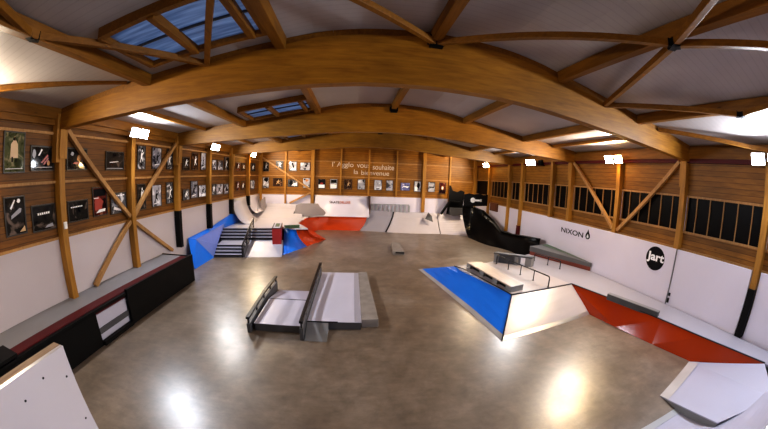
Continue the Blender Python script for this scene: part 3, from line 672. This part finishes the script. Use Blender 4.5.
obj('edge_strip', join(*[beam(lerp(a, (a[0], a[1], a[2] + .01), 1), (b[0], b[1], b[2] + .01), .035, .02) for a, b in list(zip(bt[:-1], bt[1:])) + list(zip(wt, wt[1:])) + list(zip(ot, ot[1:]))] + [beam((bb[0][0], bb[0][1], .01), (bt[0][0], bt[0][1], ZD + .005), .03, .015)]), M['steel'], t, label='black steel edging along the top of the banks')
obj('far_bank', skirt(ruled([(2.36, 10.05, .004), (4.6, 10.4, .004), (6.6, 11.2, .004)], [(3.2, 8.62, ZD), (4.74, 8.98, ZD), (6.85, 9.9, ZD)], 0, 3), .02), M['ply_white'], t)
# wooden ledge on the funbox
t = T('grind_box', 'long low wooden topped box with dark slots on the edge of the funbox', 'skate box', (3.9, 7.3, ZD))
b4 = [(3.90, 6.22), (4.33, 6.34), (4.08, 8.5), (3.57, 8.5)]
z0 = ZD + .007
obj('top_board', prism(b4, z0 + .12, z0 + .155), M['tan'], t, .004)
obj('core', prism([(3.99, 6.30), (4.29, 6.38), (4.04, 8.44), (3.67, 8.44)], z0, z0 + .12), M['black'], t)
for i in range(4):
    a, c = lerp((3.90, 6.22), (3.57, 8.5), [0, .27, .57, .9][i]), lerp((3.90, 6.22), (3.57, 8.5), [.1, .37, .67, 1][i])
    obj('side_block', prism([a, (a[0] + .12, a[1] + .02), (c[0] + .12, c[1] + .02), c], z0, z0 + .12), M['greymetal'], t)
obj('end_plate', prism([(3.895, 6.205), (4.335, 6.325), (4.33, 6.36), (3.89, 6.24)], z0, z0 + .156), M['greymetal'], t)
# rail on the funbox
def rail(lab, posts, h, grp=None, r=.018, z=ZD, ends=True):
    t = T('grind_rail', lab, 'rail', (posts[0][0], posts[0][1], z), grp)
    pts = []
    p0, p1 = posts[0], posts[-1]
    top = [(x, y, z + h) for x, y in posts]
    for (x, y), nxt, sgn in ((p0, posts[1], 0), (p1, posts[-2], 1)): pass
    d0 = Vector((posts[1][0] - p0[0], posts[1][1] - p0[1], 0)).normalized() * .06; d1 = Vector((posts[-2][0] - p1[0], posts[-2][1] - p1[1], 0)).normalized() * .06
    path = [(p0[0], p0[1], z), (p0[0], p0[1], z + h - .06), tuple(Vector((p0[0], p0[1], z + h - .015)) + d0 * .25), tuple(Vector((p0[0], p0[1], z + h)) + d0)] + top[1:-1] + \
           [tuple(Vector((p1[0], p1[1], z + h)) + d1), tuple(Vector((p1[0], p1[1], z + h - .015)) + d1 * .25), (p1[0], p1[1], z + h - .06), (p1[0], p1[1], z)]
    obj('bar', tube(path, r), M['steel'], t, smooth=True)
    for x, y in posts[1:-1]: obj('leg', tube([(x, y, z), (x, y, z + h)], r * .85), M['steel'], t, smooth=True)
    for x, y in posts: obj('foot_plate', disc((x, y, z), r * 2.0, (1, 0, 0), (0, 1, 0), 14, .008), M['steel'], t)
rail('long black steel rail with five legs on top of the funbox', [(5.2, 6.36), (5.09, 6.97), (4.97, 7.52), (4.86, 8.1), (4.76, 8.75)], .30, z=ZD + .006)
rail('short low black steel rail beside the green topped ledge', [(6.79, 7.84), (6.64, 8.36), (6.45, 8.95)], .28)
# grey bench-like ledge
t = T('bench_ledge', 'grey bench shaped ledge with an opening, behind the long black rail', 'skate box', (5.4, 8.6, ZD))
p, q = Vector((4.74, 8.95)), Vector((5.79, 8.20)); dn = Vector((.2, .11))
def bp(u, v, z): x = p + (q - p) * u + dn * v; return (x.x, x.y, z)
def bblk(u0, u1, z0, z1, v0=0, v1=1): return hexa([bp(u0, v0, z0), bp(u1, v0, z0), bp(u1, v1, z0), bp(u0, v1, z0)], [bp(u0, v0, z1), bp(u1, v0, z1), bp(u1, v1, z1), bp(u0, v1, z1)])
obj('top_slab', bblk(-.01, 1.01, ZD + .29, ZD + .35), M['darkgrey'], t, .006)
obj('side_panel', bblk(.08, .62, ZD + .002, ZD + .29, .45, .6), M['darkgrey'], t)
for a, b in ((0, .1), (.84, 1.0), (.56, .64)): obj('leg', bblk(a, b, ZD + .002, ZD + .29), M['greymetal'], t)
# ledge with green top against the right wall
t = T('wall_ledge', 'long tapering ledge with green top and red base against the right wall', 'skate box', (7.4, 8.5, ZD))
tri = [(7.80, 7.36), (7.865, 7.40), (7.865, 10.15), (6.80, 9.85)]
obj('base', prism([(7.82, 7.40), (7.86, 7.42), (7.86, 10.12), (6.82, 9.84)], ZD + .002, ZD + .14), M['rustred'], t)
obj('band', hexa([(x, y, ZD + .14) for x, y in tri], [(x, y, ZD + (.27 if y < 8 else .34)) for x, y in tri]), M['band_grey'], t, .006)
tg = [(7.835, 7.7), (7.862, 7.7), (7.862, 10.1), (7.50, 9.98)]
obj('top_sheet', hexa([(x, y, ZD + (.274 if y < 8 else .336)) for x, y in tg], [(x, y, ZD + (.282 if y < 8 else .346)) for x, y in tg]), M['green'], t, label='green top sheet')
# low ledge at the orange edge
t = T('edge_ledge', 'low dark grey ledge set on the top edge of the orange bank', 'skate box', (6.6, 4.4, ZD))
ld = [(6.36, 5.18), (6.72, 3.72), (6.87, 3.76), (6.51, 5.22)]
obj('block', prism(ld, ZD - .03, ZD + .12), M['darkgrey'], t, .006)
obj('top_plate', prism(ld, ZD + .12, ZD + .135), M['greymetal'], t, .003)

# --- centre pad with two rails
t = T('manual_pad', 'low white kicker pad between the two black rails mid floor', 'skate box', (-1.6, 6.6, 0))
obj('core', prism_x([(5.50, 0), (7.82, 0), (6.75, .20), (5.50, .17)], -2.06, -1.06), M['darkgrey'], t)
obj('top_sheet', hexa([(-2.07, 5.49, .171), (-1.05, 5.49, .171), (-1.05, 6.74, .205), (-2.07, 6.74, .205)], [(-2.07, 5.49, .181), (-1.05, 5.49, .181), (-1.05, 6.74, .215), (-2.07, 6.74, .215)]), M['ply_pale'], t)
obj('slope_sheet', hexa([(-2.07, 6.76, .205), (-1.05, 6.76, .205), (-1.05, 7.84, .004), (-2.07, 7.84, .004)], [(-2.07, 6.76, .215), (-1.05, 6.76, .215), (-1.05, 7.84, .012), (-2.07, 7.84, .012)]), M['ply_pale'], t)
obj('coping', tube([(-2.07, 6.75, .21), (-1.05, 6.75, .21)], .014), M['steel'], t, label='black steel bar across the top')
def wall_rail(lab, x, prof, panel_h):
    t = T('panel_rail', lab, 'rail', (x, prof[0][0], 0), 'panel rails beside the centre pads')
    pp = [(y, 0) for y in (prof[0][0], prof[-1][0])] + [(y, z - .16) for y, z in reversed(prof)]
    obj('panel', prism_x(pp, x - .035, x + .035), M['darkgrey'], t, .004)
    obj('bar', join(*[beam((x, a[0], a[1] - .025), (x, b[0], b[1] - .025), .075, .05) for a, b in zip(prof, prof[1:])]), M['steel'], t)
    n = max(3, int((prof[-1][0] - prof[0][0]) / .6) + 1)
    for i in range(n):
        y = prof[0][0] + .04 + (prof[-1][0] - prof[0][0] - .08) * i / (n - 1); z = _ip([(a - 0, b) for a, b in prof], y)
        obj('leg', box(x - .015, x + .015, y - .02, y + .02, z - .17, z - .03), M['steel'], t)
wall_rail('shorter kinked black rail on a grey panel, left of the white pads', -2.16, [(5.37, .37), (6.7, .45), (7.87, .42)], .2)
wall_rail('longer straight black rail on a grey panel between the two white pads', -1.0, [(5.21, .44), (6.6, .455), (8.97, .53)], .2)
t = T('manual_pad', 'longer white topped pad with a worn concrete edge, right of the rails', 'skate box', (-.2, 7.3, 0))
obj('core', box(-.94, .19, 5.72, 9.02, 0, .18), M['darkgrey'], t)
obj('top_sheet', box(-.95, .20, 5.70, 9.04, .18, .192), M['ply_pale'], t)
obj('side_strip', box(.055, .19, 5.71, 9.03, .1921, .195), M['ply_grey'], t, label='greyer strip along the right edge')
obj('edge_block', hexa([(.205, 5.80, 0), (.575, 5.84, 0), (.46, 9.16, 0), (.185, 9.12, 0)], [(.205, 5.80, .2), (.575, 5.84, .2), (.46, 9.16, .2), (.185, 9.12, .2)]), M['concrete_block'], t, .012)
obj('kicker', hexa([(-.95, 5.2, .0), (-.5, 5.19, .0), (-.5, 5.70, 0), (-.95, 5.70, 0)], [(-.95, 5.2, .008), (-.5, 5.19, .008), (-.5, 5.70, .175), (-.95, 5.70, .175)]), M['greymetal'], t, label='small grey kicker ramp at the near end')
obj('edge_bar', tube([(-.95, 5.70, .19), (-.3, 5.70, .19)], .014), M['steel'], t)
t = T('concrete_block', 'single low grey concrete block out in the middle of the floor', 'block', (1.95, 12.9, 0))
obj('body', prism([(1.69, 12.05), (2.17, 12.0), (2.2, 13.7), (1.83, 13.75)], 0, .15), M['concrete_block'], t, .015)
obj('end_slot', prism([(1.80, 12.02), (2.17, 11.985), (2.172, 12.01), (1.80, 12.045)], .07, .125), M['ink'], t)

# --- stair set (turned 11 degrees)
th = math.radians(11); ux, vx = Vector((cos(th), sin(th))), Vector((-sin(th), cos(th))); O = Vector((-5.39, 10.8))
def uv(u, v, z): p = O + ux * u + vx * v; return (max(p.x, XL + .07), p.y, z)
def ub(u0, u1, v0, v1, z0, z1): return hexa([uv(u0, v0, z0), uv(u1, v0, z0), uv(u1, v1, z0), uv(u0, v1, z0)], [uv(u0, v0, z1), uv(u1, v0, z1), uv(u1, v1, z1), uv(u0, v1, z1)])
ZP = .78
t = T('stair_set', 'two flight skate stair set with black nosings on the left', 'stairs', tuple(uv(1.2, 1, 0)))
lo, up, nos = [], [], []
for i in range(4):
    a, z = .19 * i, .36 * (i + 1) / 4
    lo.append(ub(-.15, 1.06, a, 1.52, max(0, z - .09), z)); nos.append(ub(-.15, 1.06, a - .012, a + .03, z - .05, z + .004))
nos.append(ub(-.15, 1.06, -.02, .02, 0, .03))
for i in range(4):
    a, z = 1.52 + .19 * i, .36 + .42 * (i + 1) / 4
    up.append(ub(-.3, 2.17, a, 2.3, z - .105, z)); nos.append(ub(-.3, 2.17, a - .012, a + .03, z - .058, z + .004))
nos.append(ub(-.3, 2.17, 1.50, 1.53, .36, .395))
obj('lower_flight', join(*lo), M['step'], t); obj('upper_flight', join(*up), M['step'], t)
obj('nosing', join(*nos), M['steel'], t, label='black steel stair nosings')
obj('bank', hexa([uv(1.12, 0, 0), uv(2.62, 0, 0), uv(2.62, 1.5, 0), uv(1.12, 1.5, 0)], [uv(1.12, 0, .004), uv(2.62, 0, .004), uv(2.62, 1.5, .36), uv(1.12, 1.5, .36)]), M['step'], t, label='pale bank beside the lower steps')
obj('cheek', ub(1.06, 1.12, -.02, 1.52, 0, .37), M['darkgrey'], t)
t = T('hubba_box', 'red fronted box ledge with a green top beside the stairs', 'skate box', tuple(uv(2.36, 1.1, .25)))
obj('body', hexa([uv(2.17, 1.1, .25), uv(2.56, 1.1, .25), uv(2.56, 2.5, .25), uv(2.17, 2.5, .25)], [uv(2.17, 1.1, .95), uv(2.56, 1.1, .95), uv(2.56, 2.5, .95), uv(2.17, 2.5, .95)]), M['redbox'], t)
obj('rim', join(ub(2.16, 2.21, 1.09, 2.51, .95, .975), ub(2.52, 2.57, 1.09, 2.51, .95, .975), ub(2.21, 2.52, 1.09, 1.13, .95, .975)), M['steel'], t)
obj('top_sheet', join(ub(2.21, 2.52, 1.13, 2.51, .95, .965)), M['ply_pale'], t)
obj('green_sheet', join(ub(2.27, 2.46, 1.5, 2.4, .965, .97)), M['green'], t, label='green patch on top')
t = T('handrail', 'black steel handrail sloping down the middle of the stairs', 'rail', (-4.45, 12, 0))
lo_, hi = Vector((-4.37, 10.98, 0)), Vector((-4.66, 13.3, ZP))
pth = [lo_ + (hi - lo_) * k for k in (0, .3, .62, 1)]
for dz, r in ((.45, .04), (.28, .02), (.14, .02)): obj('bar', tube([tuple(lo_ + Vector((0, 0, dz))), tuple(hi + Vector((0, 0, dz)))], r), M['steel'], t)
for k in (.0, .33, .66, 1.0):
    p_ = lo_ + (hi - lo_) * k; base = max(0.0, p_.z - .1); obj('leg', box(p_.x - .02, p_.x + .02, p_.y - .02, p_.y + .02, base, p_.z + .45), M['steel'], t)
# platform behind the stairs
t = T('upper_platform', 'pale upper skate platform behind the stairs, rising to the end wall', 'platform', (-4.5, 16, 0))
pl = [uv(-.3, 2.3, 0)[:2], uv(2.6, 2.3, 0)[:2], (-2.84, 15.0), (-2.84, 16.2), (-2.62, 17.1), (-3.0, 18.5), (XL + .07, 18.5), (XL + .07, 12.95)]
obj('deck_top', prism(pl, ZP - .06, ZP), M['ply_white'], t)
obj('core', prism([(-5.95, 13.5), (-3.4, 13.9), (-3.1, 15.2), (-3.2, 18.4), (-5.95, 18.4)], 0, ZP - .07), M['darkgrey'], t)
obj('corner_deck', prism([uv(2.55, 2.3, 0)[:2], (-3.25, 13.46), (-2.62, 13.42), (-2.09, 13.52), (-2.84, 15.02), (-3.6, 15.0)], ZP - .05, ZP + .003), M['ply_white'], t)
obj('rear_bank', skirt(ruled([(XL + .07, 16.4, ZP + .004), (-2.95, 16.9, ZP + .004)], [(XL + .07, 18.5, 1.42), (-3.2, 18.5, 1.42)], .5, 8), .03), M['ply_white'], t)
rw = [[(XL + .075 + .9 * (1 - sin(a)), y, ZP + 1.24 * (1 - cos(a))) for y in (14.05, 16.0)] for a in [pi / 2 * k / 10 for k in range(11)]]
obj('wall_ride', skirt(grid(rw), .02), M['ply_white'], t, smooth=True, label='curved sheet sweeping up the left wall')
rw = [[(XL + .075 + .55 * (1 - sin(a)), y, ZP + .3 + .95 * (1 - cos(a))) for y in (16.35, 18.5)] for a in [pi / 2 * k / 10 for k in range(11)]]
obj('wall_ride', skirt(grid(rw), .02), M['ply_white'], t, smooth=True, label='curved sheet in the far left corner')
obj('ridge_strip', tube([(-5.5, 16.3, ZP + .02), (-5.75, 17.3, 1.5), (-5.85, 18.0, 1.95)], .012), M['darkgrey'], t)
o = obj('wedge_block', hexa([(-5.75, 17.8, 1.12), (-5.47, 17.8, 1.12), (-5.47, 18.1, 1.2), (-5.75, 18.1, 1.2)], [(-5.74, 17.8, 1.66), (-5.52, 17.8, 1.85), (-5.52, 18.1, 1.85), (-5.74, 18.1, 1.66)]), M['shade_grey'], None, .01)
tag(o, 'small grey wedge block on the upper platform by the far left corner', 'block')
# blue banks left of the stairs
t = T('blue_bank', 'blue folded bank between the left wall and the stairs', 'ramp', (-5.7, 11, 0))
W1, W2, P, M2 = (XL + .03, 9.74, .95), (XL + .03, 14.15, 1.34), (-6.0, 15.3, ZP + .006), (-5.86, 9.97, .87)
Wm = (XL + .03, 11.66, 1.03); S1, S2, S3, F1 = uv(-.3, 2.3, ZP + .006), uv(-.16, .72, .37), uv(-.15, -.02, .004), (-5.54, 9.15, .004)
M1 = (-6.03, 12.9, .97)
obj('wall_strip', skirt(([W1, Wm, W2, P, S1, M1, M2], [(0, 1, 5, 6), (1, 2, 5), (2, 3, 4, 5)]), .01), M['blue'], t)
obj('lit_fold', skirt(([M2, M1, S1, uv(-.3, 1.5, .37), S2, S3], [(0, 1, 3, 4), (1, 2, 3), (0, 4, 5)]), .01), M['lit_blue'], t, label='blue fold beside the steps, painted paler where it catches light')
obj('front_fold', skirt(([W1, M2, S3, F1], [(0, 1, 2, 3)]), .01), M['blue'], t)
# blue and orange hip right of the stairs
t = T('hip_bank', 'blue and orange curved hip bank right of the stairs', 'ramp', (-2.3, 13, 0))
B0, B1, B2 = (-2.87, 11.55, .004), (-2.095, 13.23, .004), (-1.37, 14.85, .004)
T0, T1, T2 = (-3.20, 13.40, ZP), (-2.66, 13.55, ZP - .06), (-2.10, 13.53, ZP)
obj('blue_side', skirt(ruled([B0, lerp(B0, B1, .5), B1], [T0, lerp(T0, T1, .5), T1], .55, 10), .015), M['blue'], t, smooth=True)
obj('orange_side', skirt(ruled([B1, lerp(B1, B2, .5), B2], [T1, lerp(T1, T2, .5), T2], .55, 10), .015), M['bowl'], t, smooth=True)
oT = [T2, (-2.50, 14.3, ZP), (-2.84, 15.0, ZP), (-2.88, 15.7, ZP), (-2.84, 16.3, ZP), (-2.6, 17.05, ZP), (-2.1, 17.6, .76), (-1.4, 17.95, .75), (.82, 17.95, .75)]
oB = [B2, (-1.62, 15.45, .004), (-1.9, 16.0, .004), (-2.1, 16.45, .004), (-2.22, 16.8, .004), (-2.25, 17.1, .004), (-2.05, 17.4, .004), (-1.45, 17.5, .004), (.37, 17.5, .004)]
obj('orange_bowl', skirt(ruled(oB, oT, .5, 10), .015), M['bowl'], t, smooth=True, label='orange curved bowl wall')
o = obj('curb_ledge', beam((-3.15, 13.3, ZP + .08), (-2.52, 13.62, ZP + .07), .14, .15), M['green'], None, .008)
tag(o, 'short dark green ledge on top of the blue hip beside the red box', 'skate box')
t = T('grey_panel', 'grey rounded sheet standing behind the orange bowl', 'panel', (-2.6, 17.6, .7))
gp = [(-3.43, 1.45), (-3.13, 1.56), (-2.11, 1.565), (-1.99, 1.37), (-1.78, 1.2), (-1.66, 1.06), (-1.66, .95), (-1.77, .86), (-2.46, .83), (-2.95, .75), (-3.43, .66), (-3.52, 1.0)]
obj('sheet', prism_y(gp, 17.5, 17.53), M['shade_grey'], t)
obj('side_foot', prism_y([(-3.43, .66), (-3.52, 1.1), (-3.66, .82), (-3.95, .62), (-3.66, .56)], 17.5, 17.53), M['darkgrey'], t)
t = T('curved_wall', 'white curved wall board with small lettering above the orange bowl', 'ramp', (-.7, 18.4, .75))
cw = []
for k in range(11):
    a = k / 10; cw.append([(x, 18.0 + .50 * (1 - (1 - a) ** 2.2), .76 + 1.25 * a) for x in (-2.42, -.7, .97)])
obj('sheet', skirt(grid(cw), .02), M['white'], t, smooth=True)
obj('edge_post', box(.96, 1.03, 18.3, 18.58, .9, 2.02), M['brown'], t)
# end bank
t = T('end_bank', 'wide pale bank in three sheets below the end wall', 'ramp', (4, 17.7, 0))
eb = [(.42, 17.55, .004), (1.93, 17.2, .004), (3.4, 16.95, .004), (5.2, 16.88, .004), (6.72, 16.4, .004)]
et = [(1.0, 18.45, 1.15), (2.5, 18.3, 1.08), (3.7, 18.25, 1.07), (5.3, 18.2, 1.06), (7.05, 18.2, 1.05)]
obj('grey_sheet', skirt(ruled([eb[0], eb[1]], [et[0], et[1]], .4, 8), .015), M['ply_grey'], t)
obj('white_sheet', skirt(ruled([lerp(eb[1], eb[2], .03), eb[2], eb[3]], [lerp(et[1], et[2], .03), et[2], et[3]], .4, 8), .015), M['ply_white'], t)
obj('white_sheet', skirt(ruled([lerp(eb[3], eb[4], .02), eb[4]], [lerp(et[3], et[4], .02), et[4]], .4, 8), .015), M['ply_white'], t)
gp_ = ruled([eb[1]], [et[1]], .4, 8)[0]
obj('gap_strip', join(*[beam(tuple(Vector(a) + Vector((0, -.02, .02))), tuple(Vector(b) + Vector((0, -.02, .02))), .07, .02) for a, b in zip(gp_, gp_[1:])]), M['steel'], t)
gp_ = ruled([eb[3]], [et[3]], .4, 8)[0]
obj('seam_strip', join(*[beam(tuple(Vector(a) + Vector((0, -.01, .012))), tuple(Vector(b) + Vector((0, -.01, .012))), .03, .01) for a, b in zip(gp_[:6], gp_[1:7])]), M['darkgrey'], t)
obj('deck', prism([(1.0, 18.45), (2.5, 18.3), (5.3, 18.2), (7.05, 18.2), (XR, 18.4), (XR, 18.6), (1.0, 18.6)], 1.0, 1.06), M['ply_white'], t)
o = obj('wedge_kicker', ([(4.35, 17.55, .80), (4.80, 17.65, .98), (4.86, 17.5, .62), (4.64, 17.95, 1.16)], [(0, 2, 1), (0, 1, 3), (1, 2, 3), (0, 3, 2)]), M['darkgrey'])
tag(o, 'tiny dark grey wedge at the top of the pale end bank', 'block')
t = T('shadow_slats', 'low grey upright slats standing in for railing shadows in front of the white end wall', 'shadow slats', (2.2, 18.5, 1.06))  # solid slats modelled where a railing casts its shadow
obj('top_rail', box(1.08, 3.5, 18.5, 18.53, 1.5, 1.56), M['galv'], t)
for i in range(10):
    x = 1.1 + i * .26; obj('slat', box(x, x + .12, 18.49, 18.52, 1.06, 1.5), M['galv'], t)
# black corner ramp
t = T('black_ramp', 'tall black curved ramp in the far right corner, sweeping along the right wall', 'ramp', (7.2, 14.5, 0))
kb = [(6.62, 15.9, .01), (6.66, 15.2, .01), (6.74, 14.5, .01), (6.92, 13.8, .01), (7.25, 13.25, .01), (7.5, 12.6, .01), (7.55, 11.5, .01), (7.55, 10.35, .01)]
kt = [(6.33, 16.5, 1.77), (7.0, 16.6, 1.75), (7.6, 16.2, 1.55), (7.7, 15.0, 1.15), (7.5, 13.6, .8), (7.55, 12.7, .82), (7.6, 11.6, .94), (7.6, 10.3, 1.06)]
obj('sheet', skirt(ruled(kb, kt, .55, 10), .02), M['blackgloss'], t, smooth=True)
obj('coping', tube(kt, .025), M['steel'], t, smooth=True)
obj('rear_fill', prism([(7.72, 10.4), (XR - .03, 10.4), (XR - .03, 18.1), (7.72, 18.1)], 0, .76), M['black'], t)
t = T('black_banner', 'black banner with a white key shaped emblem in the far right corner', 'banner', (7.1, 16.2, 1.7))
obj('sheet', prism_y([(6.28, 1.76), (7.80, 1.84), (7.80, 2.50), (7.5, 2.47), (7.3, 2.55), (6.9, 2.48), (6.6, 2.54), (6.28, 2.46)], 16.18, 16.22), M['black'], t)
k1 = disc((6.84, 16.18, 2.15), .15, (1, 0, 0), (0, 0, 1), 24, .02)
obj('key_emblem', join(k1, box(6.92, 7.38, 16.16, 16.18, 2.09, 2.20), box(7.30, 7.40, 16.16, 16.18, 2.07, 2.22)), M['paper'], t, label='white key shaped emblem')
t = T('corner_stack', 'dark clutter of stacked ramp parts behind the black banner', 'ramp parts', (6.2, 17.9, 1.06))
obj('slanted_frame', join(beam((5.45, 17.9, 1.08), (6.0, 17.9, 1.9), .12, .16, (0, 1, 0)), beam((6.0, 17.9, 1.9), (6.7, 17.9, 1.85), .1, .12, (0, 1, 0))), M['black'], t)
obj('upright_panel', prism_y([(5.85, 1.08), (6.9, 1.08), (7.0, 2.55), (6.75, 2.62), (6.5, 2.5), (6.2, 2.58), (6.05, 2.9), (5.95, 2.9), (5.95, 1.9)], 18.0, 18.06), M['black'], t)
obj('lower_box', box(6.0, 6.9, 17.75, 18.0, 1.06, 1.5), M['darkgrey'], t)

# ================================================================== world and camera
w = bpy.data.worlds.new('dusk'); scn.world = w; w.use_nodes = True
bg = w.node_tree.nodes['Background']; bg.inputs[0].default_value = (.24, .34, .54, 1); bg.inputs[1].default_value = 1.0
cam = bpy.data.cameras.new('camera'); co = bpy.data.objects.new('camera', cam); COL.objects.link(co); scn.camera = co
yaw, pitch, roll = .10374, -.12468, .03764
f0, r0 = Vector((sin(yaw), cos(yaw), 0)), Vector((cos(yaw), -sin(yaw), 0))
f = f0 * cos(pitch) + Vector((0, 0, sin(pitch))); u = Vector((0, 0, cos(pitch))) - f0 * sin(pitch)
r = r0 * cos(roll) + u * sin(roll); u2 = -r0 * sin(roll) + u * cos(roll)
co.matrix_world = Matrix(((r.x, u2.x, -f.x, 0), (r.y, u2.y, -f.y, 0), (r.z, u2.z, -f.z, 3.22), (0, 0, 0, 1)))
cam.type = 'PANO'; cam.sensor_fit = 'HORIZONTAL'; cam.sensor_width = 36; cam.sensor_height = 36 * 429 / 768; cam.clip_start = .01
for tgt in (cam, getattr(cam, 'cycles', None)):
    try:
        tgt.panorama_type = 'FISHEYE_LENS_POLYNOMIAL'; tgt.fisheye_fov = math.radians(200)
        tgt.fisheye_polynomial_k0 = 0; tgt.fisheye_polynomial_k1 = -.071698; tgt.fisheye_polynomial_k2 = 0; tgt.fisheye_polynomial_k3 = 9.49e-6; tgt.fisheye_polynomial_k4 = 0
        print('camera set on', tgt)
    except Exception as e: print('cam', e)
scn.view_settings.view_transform = 'Standard'
scn.view_settings.look = 'Medium High Contrast'
scn.view_settings.exposure = 0.0
